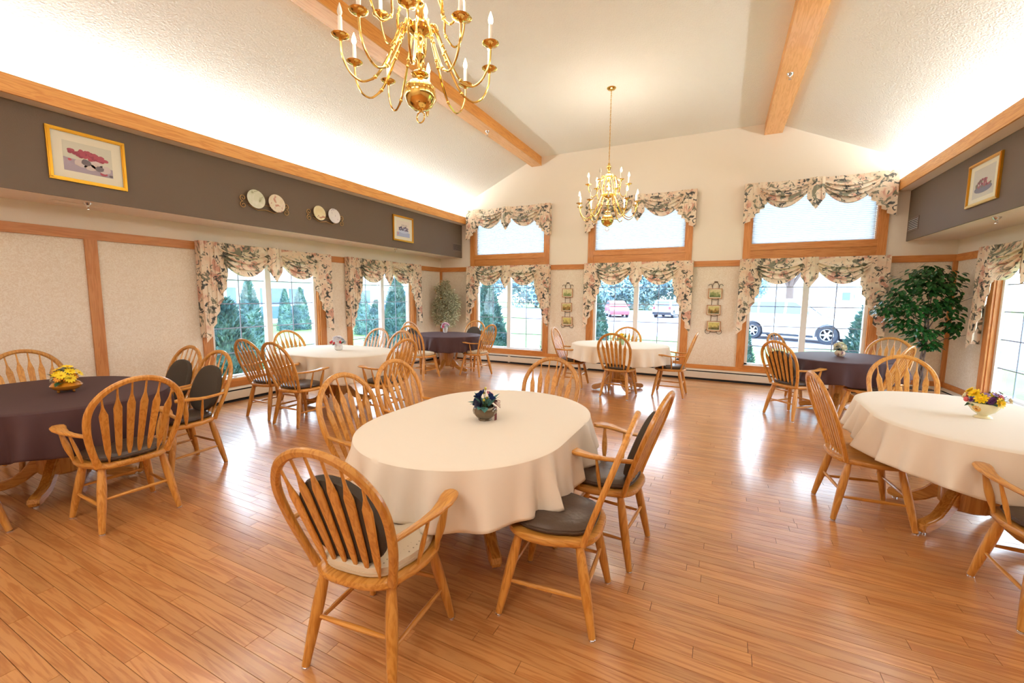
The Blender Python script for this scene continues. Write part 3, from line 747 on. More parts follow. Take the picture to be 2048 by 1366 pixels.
for k, (mx, my, hd, arms, sc, bc, where, grp) in enumerate(CHAIRS):
    h = math.radians(hd); x, y = mx+0.232*math.cos(h), my+0.232*math.sin(h); rz = h-PI/2
    pr_ = protoA if arms else protoS
    if arms in used: c = copy_tree(pr_)
    else: c = pr_; used.add(arms)
    c.location = (x, y, 0); c.rotation_euler = (0, 0, rz)
    tag(c, ('oak arrow-back %s %s' % ('armchair' if arms else 'chair', where)), 'chair', grp)
    if sc:
        q = empty('seat_cushion', (x, y, 0), rz, ('%s cushion, oak chair %s' % ('dark seat' if sc == 'v' else 'beige seat', where)), 'cushion', 'seat cushions on the oak chairs')
        inst('cushion_pad', CH['cushion_'+sc], q); inst('piping', CH['piping_'+sc], q)
    if bc:
        q = inst('back_cushion', CH['backpad_m'], None, T(x, y, 0) @ RZ(rz), label='dark oval back cushion, chair %s' % where, category='cushion', group='oval back cushions')

# ------------------------------------------------------------------ tables with cloths
def race(L, Wd, n=96):
    """points of a racetrack outline with arc-length parameter"""
    r = Wd/2; s = max(0.0, L/2-r); per = 4*s+2*PI*r; out = []
    for k in range(n):
        d = per*k/n
        if d < s: p, t = (d, -r), (0, -1)
        elif d < s+PI*r: a = (d-s)/r-PI/2; p, t = (s+r*math.cos(a), r*math.sin(a)), (math.cos(a), math.sin(a))
        elif d < 3*s+PI*r: e = d-s-PI*r; p, t = (s-e, r), (0, 1)
        elif d < 3*s+2*PI*r: a = (d-3*s-PI*r)/r+PI/2; p, t = (-s+r*math.cos(a), r*math.sin(a)), (math.cos(a), math.sin(a))
        else: p, t = (-s+(d-3*s-2*PI*r), -r), (0, -1)
        out.append((p, t, d))
    return out, per
def legplate():
    # curved claw leg in the x-z plane, thickness along y
    top = [(0.06, 0.30), (0.12, 0.285), (0.18, 0.24), (0.24, 0.165), (0.30, 0.115), (0.36, 0.098), (0.42, 0.092), (0.455, 0.075), (0.465, 0.045), (0.455, 0.02)]
    bot = [(0.40, 0.012), (0.38, 0.022), (0.33, 0.030), (0.27, 0.048), (0.21, 0.085), (0.16, 0.130), (0.11, 0.150), (0.06, 0.150)]
    mb = MB(); mb.prism(top+bot, -0.034, 0.034, 'Y'); me = mb.mesh('pedestal_leg', oakX)
    bm = bmesh.new(); bm.from_mesh(me); bmesh.ops.bevel(bm, geom=[e for e in bm.edges if len(e.link_faces) == 2 and e.calc_face_angle() > 1.2], offset=0.010, segments=2, affect='EDGES'); bm.to_mesh(me); bm.free()
    return me
LEG = legplate()
gl = MB(); gl.lathe([(0.0001,0),(0.016,0),(0.016,0.01),(0.0001,0.012)], 12, (0.42,0,0)); GLIDE = gl.mesh('glide', m_chrome)
ZTOP = 0.775
def table(cx_, cy_, rot, L, Wd, clothm, tl, cl, seed, drop=0.285, ped='round', legrot=45):
    rz = math.radians(rot)
    r = empty('dining_table', (cx_, cy_, 0), rz, tl, 'table', 'oak pedestal dining tables')
    pts, per = race(L-0.05, Wd-0.05, 64); mb = MB()
    mb.prism([p for p, t, d in pts], 0.732, 0.764, 'Z'); mb.obj('tabletop', oakX, r)
    MB().prism([(p[0]*0.8, p[1]*0.8) for p, t, d in pts], 0.665, 0.7315, 'Z').obj('apron', oakX, r)
    mb = MB()
    if ped == 'round': mb.lathe([(0.09,0.665),(0.16,0.655),(0.17,0.60),(0.165,0.54),(0.13,0.50),(0.12,0.485),(0.137,0.475),(0.137,0.455),(0.122,0.447),(0.137,0.437),(0.137,0.42),(0.115,0.40),(0.128,0.36),(0.125,0.25),(0.115,0.15),(0.10,0.13)][::-1], 28)
    else: mb.lathe([(0.11,0.665),(0.15,0.60),(0.15,0.56),(0.135,0.53),(0.15,0.50),(0.14,0.14),(0.12,0.125)][::-1], 10)
    mb.obj('pedestal', oakZ, r)
    for k in range(4):
        l = inst('pedestal_leg', LEG, r, RZ(math.radians(legrot+90*k))); inst('glide', GLIDE, l)
    # cloth
    rnd = random.Random(seed); n = 260; pts, per = race(L, Wd, n); rows = 16; vs = []; fs = []
    ph = [rnd.uniform(0, 2*PI) for _ in range(4)]; kf = [round(per/0.20), round(per/0.31), round(per/0.13), round(per/0.75)]
    def fold(d, v):
        q = 2*PI*d/per; a = 0.6*math.sin(kf[0]*q+ph[0]+0.9*math.sin(kf[3]*q+ph[3]))+0.42*math.sin(kf[1]*q+ph[1])+0.12*math.sin(kf[2]*q+ph[2])
        return a*0.056*v**1.0
    def ring(sc, z):
        for (p, t, d) in pts: vs.append((p[0]*sc, p[1]*sc, z))
    for sc in (0.35, 0.7, 0.93): ring(sc, ZTOP)
    for p, t, d in pts: vs.append((p[0]-t[0]*0.010, p[1]-t[1]*0.010, ZTOP-0.001))
    for j in range(rows+1):
        v = j/rows
        for p, t, d in pts:
            q = 2*PI*d/per; dr = drop*(1+0.07*math.sin(2*q+ph[2])+0.05*math.sin(kf[3]*q+ph[1])); f = fold(d, v); off = 0.003+0.045*v**0.9+f
            vs.append((p[0]+t[0]*off, p[1]+t[1]*off, ZTOP-0.008-dr*v+0.35*f*v))
    nr = len(vs)//n
    for rr in range(nr-1):
        for k in range(n): q = (k+1) % n; fs.append((rr*n+k, rr*n+q, (rr+1)*n+q, (rr+1)*n+k))
    fs.append(tuple(range(n)))
    mb = MB().add(vs, fs); o = mb.obj('tablecloth', clothm, None); o.location = (cx_, cy_, 0); o.rotation_euler = (0,0,rz)
    sm = o.modifiers.new('hem', 'SOLIDIFY'); sm.thickness = 0.002; sm.offset = 1
    tag(o, cl, 'tablecloth', 'tablecloths on the dining tables')
table(5.03,-6.565, 90, 1.74,1.26, m_cream, 'oak pedestal table under the cream cloth in the foreground', 'cream cloth draped over the foreground oval table', 3, 0.27, 'octo', 40)
table(1.63,-7.550, 2, 1.62,1.25, m_choc, 'oak pedestal table under the brown cloth at the left edge', 'dark brown cloth on the table at the left edge', 5, 0.30, 'octo', 50)
table(1.45,-4.600, 3, 1.72,1.20, m_cream, 'oak pedestal table under the white cloth by the left windows', 'white cloth on the table by the left windows', 11, 0.31, 'round', 45)
table(1.30,-1.640,-8, 1.46,1.20, m_choc, 'oak pedestal table under the brown cloth in the far left corner', 'dark brown cloth on the far left corner table', 13, 0.29, 'octo', 20)
table(4.87,-1.660, 6, 1.60,1.12, m_cream, 'oak pedestal table under the white cloth below the far chandelier', 'white cloth on the oval table at the far wall', 17, 0.26, 'octo', 30)
table(7.95,-1.680, 50, 1.46,1.18, m_choc, 'oak turned pedestal table under the brown cloth by the green tree', 'dark brown cloth on the table by the green tree', 19, 0.27, 'round', 20)
table(8.02,-4.970, 88, 1.70,1.22, m_cream, 'oak pedestal table under the cream cloth at the right edge', 'cream cloth on the table at the right edge', 23, 0.25, 'octo', 45)

# ------------------------------------------------------------------ flower arrangements
def petal_flower(c, ax, r, n, m, mc, mb, cup=0.25, wid=0.42, layers=1, rs=None):
    """adds a flower facing ax at c: n petals of radius r"""
    ax = Vector(ax).normalized(); u = ax.orthogonal().normalized(); v = ax.cross(u)
    for l in range(layers):
        rr = r*(1-0.25*l); cu = cup+0.35*l
        for k in range(n):
            a = 2*PI*(k+0.5*l)/n; d = u*math.cos(a)+v*math.sin(a); s = ax.cross(d)
            b0 = c+ax*0.002*l; p1 = c+d*rr*0.55+ax*cu*rr*0.35; p2 = c+d*rr+ax*cu*rr
            w1 = rr*wid
            mb.add([b0+s*w1*0.2, b0-s*w1*0.2, p1-s*w1, p1+s*w1, p2-s*w1*0.55, p2+s*w1*0.55, p2+d*rr*0.12], [(0,1,2,3),(3,2,4,5),(5,4,6)], m)
    mb.ball(c+ax*r*0.12, r*0.22, 8, 5, mc, 0.7)
def rose(c, ax, r, m, mb):
    petal_flower(c-Vector(ax).normalized()*r*0.4, ax, r, 6, m, m, mb, 0.65, 0.55, 4)
def leafq(mb, c, d, up, L, wd, m=0, fold=0.25):
    d = Vector(d).normalized(); s = d.cross(Vector(up)); 
    if s.length < 1e-4: s = d.orthogonal()
    s.normalize(); n = s.cross(d)
    p = [c, c+d*L*0.3+s*wd*0.8+n*wd*fold, c+d*L*0.62+s*wd+n*wd*fold, c+d*L-n*wd*0.4, c+d*L*0.62-s*wd+n*wd*fold, c+d*L*0.3-s*wd*0.8+n*wd*fold, c+d*L*0.33, c+d*L*0.66]
    mb.add(p, [(0,1,6),(1,2,7,6),(2,3,7),(3,4,7),(4,5,6,7),(5,0,6)], m)
VASES = {
 'bowl_dark': ([(0.042,0),(0.044,0.004),(0.041,0.012),(0.056,0.022),(0.073,0.042),(0.078,0.060),(0.073,0.080),(0.064,0.092),(0.058,0.090),(0.062,0.075),(0.060,0.05),(0.0001,0.03)], 0.09),
 'amber': ([(0.045,0.016),(0.070,0.024),(0.092,0.044),(0.097,0.056),(0.092,0.062),(0.080,0.078),(0.060,0.092),(0.050,0.096),(0.046,0.092),(0.0001,0.06)], 0.09),
 'mug': ([(0.036,0),(0.050,0.010),(0.060,0.040),(0.060,0.075),(0.056,0.092),(0.050,0.092),(0.052,0.07),(0.0001,0.05)], 0.085),
 'tall': ([(0.036,0),(0.038,0.004),(0.046,0.03),(0.052,0.085),(0.056,0.11),(0.050,0.11),(0.045,0.08),(0.0001,0.06)], 0.105),
 'pot': ([(0.036,0),(0.038,0.003),(0.046,0.045),(0.052,0.085),(0.056,0.086),(0.056,0.10),(0.050,0.10),(0.046,0.08),(0.0001,0.06)], 0.095),
 'round': ([(0.030,0),(0.034,0.004),(0.055,0.022),(0.064,0.045),(0.060,0.068),(0.046,0.082),(0.048,0.088),(0.042,0.086),(0.0001,0.06)], 0.085),
 'footed': ([(0.045,0),(0.048,0.004),(0.040,0.012),(0.026,0.018),(0.030,0.026),(0.055,0.045),(0.074,0.072),(0.082,0.105),(0.078,0.107),(0.070,0.078),(0.0001,0.05)], 0.10)}
def arrangement(x, y, vase, vm, label, blooms, nleaf, leafm, spread, seed, hgt, extra=None, flute=0.0, rz=0):
    rnd = random.Random(seed); r = empty('flower_arrangement', (x, y, ZTOP+0.0015), rz, label, 'flowers', 'flower arrangements on the tables')
    prof, zr = VASES[vase]; mb = MB().lathe(prof, 40 if flute else 28, flute=flute); o = mb.obj('vase', vm, r)
    if vase == 'amber':
        f = MB()
        for k in range(3): a = 2*PI*k/3+0.6; f.ball(Vector((0.050*math.cos(a), 0.050*math.sin(a), 0.010)), 0.010, 8, 6)
        f.obj('foot', vm, r, merge=False)
    for (kind, col, cen, rad, n, px) in blooms:
        m1 = mat('petal_%d_%d_%d' % col, col, 0.55, var=None); m2 = mat('flower_eye_%d_%d_%d' % cen, cen, 0.8)
        for k in range(n):
            if px is not None and k < len(px): a, e, rr = px[k]
            else: a, e, rr = rnd.uniform(0, 2*PI), rnd.uniform(0.15, 1.45), rnd.uniform(0.75, 1.05)
            d = Vector((math.cos(a)*math.cos(e), math.sin(a)*math.cos(e), math.sin(e)))
            c = Vector((0, 0, zr+0.005))+Vector((d.x*spread*rr, d.y*spread*rr, d.z*hgt*rr))
            mb = MB()
            if kind == 'daisy': petal_flower(c, d+Vector((0,0,0.15)), rad, 11, 0, 1, mb, 0.15, 0.24)
            elif kind == 'rose': rose(c, d, rad, 0, mb); 
            elif kind == 'mum': petal_flower(c, d, rad, 10, 0, 1, mb, 0.2, 0.3, 3)
            elif kind == 'bud': mb.ball(c, rad, 8, 6, 0, 1.2)
            mb.m = 2; mb.tube([Vector((0,0,zr-0.02)), Vector((c.x*0.5, c.y*0.5, (zr+c.z)/2)), c], 0.0018, 5, 2)
            mb.obj('flower', [m1, m2, m_stem], r, merge=False)
    mb = MB()
    for k in range(nleaf):
        a = 2*PI*k/nleaf+rnd.uniform(-0.2, 0.2); e = rnd.uniform(-0.2, 1.15); d = Vector((math.cos(a)*math.cos(e), math.sin(a)*math.cos(e), math.sin(e)))
        mb = MB(); leafq(mb, Vector((math.cos(a)*0.03, math.sin(a)*0.03, zr)), d, (0,0,1), rnd.uniform(0.062, 0.095)*max(spread,0.085)/0.07, 0.019*max(spread,0.085)/0.07); mb.obj('leaf', leafm, r, smooth=False, merge=False)
    if extra: extra(r)
    return r
m_blue = (34,58,104); m_teal = mat('teal_leaf', (62,120,112), 0.6)
def beads(r):
    mb = MB()
    for q in range(3):
        for k in range(11):
            a = -0.35+q*0.15; mb.ball(Vector((0.066+0.004*q, -0.02+0.008*q, 0.085-0.008*k)), 0.0042, 6, 4)
    for q in range(5):
        a = 0.1+0.18*q; mb.tube([Vector((0.05,0,0.12)), Vector((0.085, 0.01*q-0.02, 0.135-0.012*q)), Vector((0.10, 0.012*q-0.03, 0.130-0.014*q))], 0.0022, 5)
    mb.obj('berry_sprig', mat('red_berry', (120,44,40), 0.5), r, merge=False)
arrangement(5.065,-6.60,'bowl_dark', mat('bronze_glaze', (112,98,78), 0.12, metal=0.55), 'silvery brown bowl of blue fabric flowers with teal leaves and pink bud',
    [('rose',(30,52,104),(190,176,96),0.042,3,[(2.9,0.95,1.05),(2.7,0.35,0.9),(0.35,0.65,0.95)]), ('rose',(236,150,170),(220,120,140),0.024,1,[(0.7,0.95,1.05)]), ('bud',(210,190,70),(200,180,60),0.008,4,[(1.5,1.3,1.3),(1.2,0.8,0.7),(4.6,0.7,0.8),(1.9,1.1,1.0)]), ('rose',(40,44,70),(170,160,110),0.034,1,[(4.0,0.25,0.9)])],
    13, m_teal, 0.062, 2, 0.085, beads, flute=0.03, rz=0.45)
arrangement(1.69,-7.50,'amber', mat('amber_glaze', (196,124,26), 0.12, coat=0.5), 'amber glazed bowl of yellow and white daisies on the left brown cloth',
    [('daisy',(250,214,20),(226,170,20),0.034,9,[(0.4,1.3,1.2),(2.2,0.9,1.0),(0.2,0.8,1.1),(-0.6,0.5,1.1),(5.0,0.7,1.0),(4.5,1.1,1.1),(0.9,0.5,1.2),(1.6,1.0,1.1),(0.0,0.2,1.1)]), ('daisy',(238,236,220),(208,214,150),0.034,6,[(2.9,0.75,1.2),(3.3,0.3,1.15),(3.9,0.15,1.0),(2.5,0.3,1.1),(3.6,0.8,1.0),(4.4,0.2,0.9)]), ('daisy',(244,160,30),(150,80,20),0.030,3,[(-0.3,0.35,0.95),(5.4,0.3,1.0),(0.4,0.4,1.0)])],
    9, m_green, 0.078, 3, 0.095)
arrangement(1.45,-4.56,'mug', mat('white_glaze', (236,232,230), 0.15), 'white ceramic mug of white carnations and red berries on the left white table',
    [('mum',(246,242,248),(236,230,200),0.040,12,None), ('bud',(190,40,46),(160,30,40),0.017,5,[(4.3,0.35,1.0),(4.9,0.2,1.0),(5.8,0.3,1.15),(3.9,0.2,1.1),(3.3,0.3,1.1)])],
    8, m_green, 0.095, 4, 0.105)
arrangement(1.03,-1.30,'tall', mat('white_glaze2', (238,232,224), 0.25), 'white vase of pink and pale blue flowers on the far corner table',
    [('rose',(244,206,222),(230,150,170),0.042,5,None), ('rose',(222,110,140),(200,80,110),0.038,2,[(4.8,0.3,0.9),(5.3,0.5,0.8)]), ('mum',(226,240,240),(180,200,190),0.040,5,None)],
    7, mat('pale_leaf', (150,190,180), 0.6), 0.085, 5, 0.095)
arrangement(4.92,-1.70,'pot', mat('celadon_glaze', (170,196,150), 0.3), 'pale green pot of yellow flowers on the far white table',
    [('mum',(250,206,40),(240,150,30),0.038,5,None), ('daisy',(248,232,90),(200,180,40),0.034,5,None), ('rose',(236,150,160),(220,120,130),0.028,2,None)],
    8, m_green, 0.075, 6, 0.085)
def patvase(): return brushm('patterned_glaze', [(228,214,184),(220,204,176),(206,176,150),(150,84,74),(92,92,120)], 14)
arrangement(7.93,-1.62,'round', patvase(), 'round patterned vase of cream roses on the brown table by the tree',
    [('rose',(240,232,200),(228,204,150),0.038,11,None), ('rose',(228,226,236),(210,200,190),0.034,3,None)],
    8, mat('dark_leaf', (40,66,52), 0.6), 0.078, 7, 0.100)
def decal(r):
    mb = MB(); rnd = random.Random(4)
    def surf(a, z): 
        pf = [(0.030,0.026),(0.055,0.045),(0.074,0.072),(0.082,0.105)]
        for (r0,z0),(r1,z1) in zip(pf, pf[1:]):
            if z0 <= z <= z1: rr = r0+(r1-r0)*(z-z0)/(z1-z0)+0.0012; return Vector((rr*math.cos(a), rr*math.sin(a), z))
        return Vector((0.08*math.cos(a), 0.08*math.sin(a), z))
    a0, z0 = -2.45, 0.066
    for k in range(12):
        t = 2*PI*k/12; mb.add([surf(a0, z0), surf(a0+0.30*math.cos(t-0.2), z0+0.019*math.sin(t-0.2)), surf(a0+0.36*math.cos(t), z0+0.024*math.sin(t)), surf(a0+0.30*math.cos(t+0.2), z0+0.019*math.sin(t+0.2))], [(0,1,2,3)], 0)
    mb.add([surf(a0+0.10*math.cos(2*PI*k/10), z0+0.008*math.sin(2*PI*k/10))*1.01 for k in range(10)], [tuple(range(10))], 1)
    mb.add([surf(-2.85, 0.085), surf(-2.7, 0.098), surf(-2.55, 0.093), surf(-2.68, 0.082)], [(0,1,2,3)], 2)
    mb.obj('sunflower_print', [mat('print_orange', (232,160,30), 0.3), mat('print_brown', (190,110,20), 0.3), mat('print_green', (110,140,90), 0.3)], r, smooth=False, merge=False)
arrangement(8.05,-4.97,'footed', mat('cream_glaze', (238,226,184), 0.18), 'cream footed bowl with printed sunflower, holding yellow and purple flowers, right table',
    [('mum',(252,214,20),(250,180,20),0.034,5,[(3.5,0.75,1.15),(4.1,0.45,1.05),(5.3,0.2,1.05),(2.8,0.8,1.25),(0.5,0.5,1.0)]), ('daisy',(96,40,110),(60,30,70),0.020,4,[(3.4,0.25,0.95),(4.7,0.25,0.9),(5.0,0.5,0.9),(1.5,0.5,1.0)]), ('bud',(214,96,96),(200,80,80),0.015,3,[(3.1,0.15,1.15),(5.6,0.6,1.1),(2.7,0.3,1.2)]), ('daisy',(150,120,170),(110,90,130),0.019,6,[(5.6,0.7,1.2),(5.9,0.55,1.35),(0.1,0.75,1.3),(5.2,0.85,1.1),(4.4,0.9,1.0),(0.3,0.3,1.3)]), ('rose',(244,230,190),(230,200,150),0.020,2,[(6.1,0.25,1.5),(2.9,0.35,1.3)])],
    9, m_green, 0.080, 8, 0.080, decal, rz=0.0)

# ------------------------------------------------------------------ chandeliers
def chandelier():
    r = empty('chandelier')
    # origin at ball centre; everything in metres relative to it
    MB().lathe([(0.0001,-0.100),(0.04,-0.093),(0.075,-0.068),(0.096,-0.03),(0.101,0.0),(0.096,0.03),(0.078,0.062),(0.045,0.086),(0.030,0.096),(0.030,0.105),(0.052,0.112),(0.056,0.120),(0.045,0.130),(0.020,0.138),(0.0001,0.138)], 32).obj('ball', m_brass, r)
    mb = MB(); mb.tube([(0.030*math.cos(2*PI*k/24), 0, -0.137+0.034*math.sin(2*PI*k/24)) for k in range(24)], 0.0045, 8, closed=True); mb.lathe([(0.0001,-0.106),(0.008,-0.106),(0.010,-0.098),(0.0001,-0.09)], 10); mb.obj('ring', m_brass, r, merge=False)
    prof = [(0.018,0.13),(0.016,0.20),(0.030,0.22),(0.034,0.235),(0.020,0.25),(0.016,0.30),(0.028,0.325),(0.030,0.345),(0.055,0.36),(0.070,0.375),(0.070,0.40),(0.05,0.42),(0.025,0.44),(0.022,0.50),(0.035,0.53),(0.020,0.56),(0.018,0.62),(0.050,0.64),(0.062,0.655),(0.062,0.675),(0.040,0.70),(0.022,0.72),(0.020,0.78),(0.034,0.80),(0.036,0.83),(0.020,0.85),(0.016,0.88),(0.0001,0.885)]
    MB().lathe(prof, 24).obj('column', m_brass, r)
    def arm(R, z0, dz, down):
        # start on hub, run down and out, dip, then climb to the cup
        ctl = [(0.055, z0), (0.085, z0+0.030), (0.115, z0-0.01), (0.17, z0-0.14), (R*0.55, dz+down+0.055), (R*0.68, dz+down+0.005), (R*0.78, dz+down-0.004), (R*0.90, dz+down+0.035), (R*0.985, dz+down+0.12), (R, dz-0.02)]
        P = []; n = len(ctl)
        for i in range(n-1):
            p0, p1, p2, p3 = [Vector((ctl[max(0, min(n-1, i+k))][0], 0, ctl[max(0, min(n-1, i+k))][1])) for k in (-1,0,1,2)]
            for k in range(4):
                t = k/4; P.append(0.5*((2*p1)+(p2-p0)*t+(2*p0-5*p1+4*p2-p3)*t*t+(3*p1-p0-3*p2+p3)*t**3))
        P.append(Vector((ctl[-1][0], 0, ctl[-1][1]))); mb = MB()
        mb.tube(P, lambda i: 0.0065 if i > 18 else 0.0080, 8)
        for q in (11, 12.5, 17):
            c = P[int(q)]; mb.ball(c, 0.0125, 8, 6)
        c = P[9]; mb.tube([P[4]+Vector((0.004*k*math.cos(k*0.6), 0, -0.012-0.004*k*math.sin(k*0.6)-0.002*k)) for k in range(12)], 0.003, 6)
        return mb.mesh('arm', m_brass)
    def cupm(R, dz):
        mb = MB(); mb.lathe([(0.006,-0.030),(0.012,-0.022),(0.010,-0.015),(0.030,-0.010),(0.048,-0.002),(0.052,0.004),(0.048,0.003),(0.028,-0.004),(0.016,-0.002),(0.015,0.010),(0.0001,0.012)], 20, (R,0,dz)); return mb.mesh('drip_cup', m_brass)
    def sleeve(R, dz): mb = MB(); mb.lathe([(0.0125,0.008),(0.0125,0.105),(0.009,0.110),(0.0001,0.110)], 14, (R,0,dz)); return mb.mesh('candle_sleeve', m_candle)
    def bulb(R, dz, m):
        mb = MB(); mb.lathe([(0.0001,0.108),(0.008,0.110),(0.0145,0.125),(0.0155,0.135),(0.012,0.152),(0.006,0.170),(0.002,0.182),(0.0001,0.184)], 12, (R,0,dz)); return mb.mesh('bulb', m)
    for (R, z0, dz, down, n, off, dead) in ((0.465, 0.375, 0.245, -0.225, 10, 0.22, (6,)), (0.315, 0.655, 0.555, -0.19, 6, 0.0, (1, 4))):
        A, C_, SL, B, BO = arm(R, z0, dz, down), cupm(R, dz), sleeve(R, dz), bulb(R, dz, m_bulb), bulb(R, dz, m_bulboff)
        for k in range(n):
            rot = RZ(2*PI*k/n+off); a = inst('arm', A, r, rot); inst('drip_cup', C_, a); inst('candle_sleeve', SL, a); inst('bulb', BO if k in dead else B, a)
    return r
ch1 = chandelier(); ch1.location = (4.79, -6.87, 2.72)
tag(ch1, 'large near brass chandelier with lit candle bulbs, cut by the top edge', 'chandelier', 'brass chandeliers')
ch2 = copy_tree(ch1); ch2.location = (4.79, -2.425, 2.73); ch2.rotation_euler = (0,0,0.35); ch1.scale = (0.90,)*3; ch2.scale = (0.94,)*3
tag(ch2, 'smaller-looking far brass chandelier hanging on a long chain by the far wall', 'chandelier', 'brass chandeliers')
def chain(par, x, y, z0, z1, s):
    mb = MB(); n = int((z1-z0)/0.026)
    for k in range(n):
        z = z0+(z1-z0)*(k+0.5)/n; pts = []
        for q in range(10):
            a = 2*PI*q/10; u = 0.0075*math.cos(a); v = 0.019*math.sin(a); pts.append((x+(u if k % 2 else 0), y+(0 if k % 2 else u), z+v))
        mb.tube(pts, 0.0022, 5, closed=True)
    mb.tube([(x+0.004*math.sin(k*0.9), y+0.004*math.cos(k*0.9), z0+(z1-z0)*k/40) for k in range(41)], 0.0018, 5)
    o = mb.obj('chain', m_brass, par, merge=False); c = MB().lathe([(0.012,-0.035),(0.05,-0.025),(0.066,-0.006),(0.066,0.0)], 24, (x, y, z1)).obj('ceiling_canopy', m_brass, par)
    for q in (o, c): q.matrix_parent_inverse = par.matrix_basis.inverted()
bpy.context.view_layer.update()
chain(ch1, 4.79, -6.87, 2.72+0.885*0.90, ZF-0.0, 1); chain(ch2, 4.79, -2.425, 2.73+0.885*0.94, ZF-0.0, 1)
for (x, y, z, e) in ((4.79,-6.87,2.72+0.34,14), (4.79,-2.425,2.73+0.34,22)):
    for q, zz in ((0.0, 0.0), (0.0, 0.34)):
        l = bpy.data.lights.new('chandelier_glow', 'POINT'); l.energy = e; l.color = WARM; l.shadow_soft_size = 0.30
        o = bpy.data.objects.new('chandelier_glow', l); COL.objects.link(o); o.location = (x, y, z+zz)

# ------------------------------------------------------------------ pictures on the bulkheads
def framed(M, wd, ht, label, draw, fw=0.032):
    r = empty('framed_picture', label=label, cat='picture', group='gold framed fruit prints'); r.matrix_world = M
    # local: x along wall, z up, -y to the room
    for (a0, a1, z0, z1) in ((-wd/2, wd/2, ht/2-fw, ht/2), (-wd/2, wd/2, -ht/2, -ht/2+fw), (-wd/2, -wd/2+fw, -ht/2+fw, ht/2-fw), (wd/2-fw, wd/2, -ht/2+fw, ht/2-fw)):
        horiz = (a1-a0) > (z1-z0)
        mb = MB(); mb.box(a0, a1, -0.022, -0.0006, z0, z1)
        k = 0.3
        if horiz: mb.box(a0+0.004, a1-0.004, -0.028, -0.022, z0+fw*0.25, z0+fw*0.75)
        else: mb.box(a0+fw*0.25, a0+fw*0.75, -0.028, -0.022, z0-fw*0.5, z1+fw*0.5)
        mb.obj('frame_rail', m_gold, r, smooth=False, merge=False)
    MB().box(-wd/2+fw, wd/2-fw, -0.009, -0.0006, -ht/2+fw, ht/2-fw).obj('mount', m_mat, r, smooth=False)
    draw(r, wd-2*fw, ht-2*fw)
def flat(mb, cx_, cz_, a, b, y, m, n=14, wob=0.0, seed=1, skew=0.0):
    rd = random.Random(seed); mb.add([(cx_+a*math.cos(2*PI*k/n)*(1+wob*rd.uniform(-1,1)), y, cz_+(b*math.sin(2*PI*k/n)+skew*a*math.cos(2*PI*k/n))*(1+wob*rd.uniform(-1,1))) for k in range(n)], [tuple(range(n))], m)
def print1(r, w_, h_):
    pw, ph = w_*0.70, h_*0.66; mb = MB(); y = -0.0095
    mb.add([(-pw/2,y,-ph/2),(pw/2,y,-ph/2),(pw/2,y,ph/2),(-pw/2,y,ph/2)], [(0,1,2,3)], 0)
    mb.add([(-pw/2,y-.0003,-ph/2),(pw/2,y-.0003,-ph/2),(pw/2,y-.0003,-ph*0.20),(-pw/2,y-.0003,-ph*0.05)], [(0,1,2,3)], 1)
    rd = random.Random(3)
    for k in range(90):
        t = rd.uniform(-1, 1); flat(mb, t*pw*0.38, ph*0.12-t*ph*0.06+rd.uniform(-1,1)*ph*0.12*(1-t*t*0.7), 0.018, 0.015, y-.0006-0.00002*k, 2+(k % 3 == 0), 8)
    for (a, z, s, m) in ((-0.16,-0.18,0.05,4),(0.02,-0.26,0.045,4),(0.15,-0.14,0.05,4),(0.32,-0.26,0.055,4),(-0.38,-0.12,0.015,2),(0.30,-0.40,0.03,2),(-0.05,-0.12,0.04,5),(0.22,-0.26,0.035,5),(0.45,-0.44,0.016,5)):
        flat(mb, a*pw, z*ph, s, s*0.75, y-.002-0.0001*m, m, 12, 0.12, int(a*100+50))
    mb.obj('print', [mat('print_paper', (222,222,208), 0.7), mat('print_mauve', (178,166,182), 0.7), mat('print_rose', (176,84,98), 0.7), mat('print_rose_dark', (150,66,84), 0.7), mat('print_pale', (218,206,204), 0.7), mat('print_shadow', (120,112,118), 0.7)], r, smooth=False, merge=False)
def print2(r, w_, h_):
    pw, ph = w_*0.72, h_*0.72; mb = MB(); y = -0.0095
    mb.add([(-pw/2,y,-ph/2),(pw/2,y,-ph/2),(pw/2,y,ph/2),(-pw/2,y,ph/2)], [(0,1,2,3)], 0)
    mb.add([(-pw/2,y-.0003,-ph/2),(pw/2,y-.0003,-ph/2),(pw/2,y-.0003,-ph*0.22),(-pw/2,y-.0003,-ph*0.22)], [(0,1,2,3)], 1)
    flat(mb, 0.03*pw, -ph*0.12, pw*0.40, ph*0.16, y-.0006, 3, 18)
    rd = random.Random(5)
    for k in range(40):
        t = rd.uniform(-1, 1); flat(mb, 0.02*pw+t*pw*0.33, -ph*0.02+rd.uniform(-0.6,1)*ph*0.16*(1-t*t*0.5), 0.016, 0.015, y-.001-0.00002*k, 2 if k % 4 else 4, 8)
    for k in range(5): flat(mb, pw*(-0.1+0.09*k), ph*0.22, 0.005, 0.025, y-.002, 2, 6)
    flat(mb, -pw*0.40, -ph*0.33, 0.022, 0.028, y-.0022, 5)
    mb.obj('print', [mat('print_paper2', (240,230,220), 0.7), mat('print_blue', (176,188,222), 0.7), mat('print_plum', (84,76,106), 0.7), mat('print_bowl', (206,216,240), 0.7), mat('print_lilac', (150,140,170), 0.7), mat('print_pink', (214,160,180), 0.7)], r, smooth=False, merge=False)
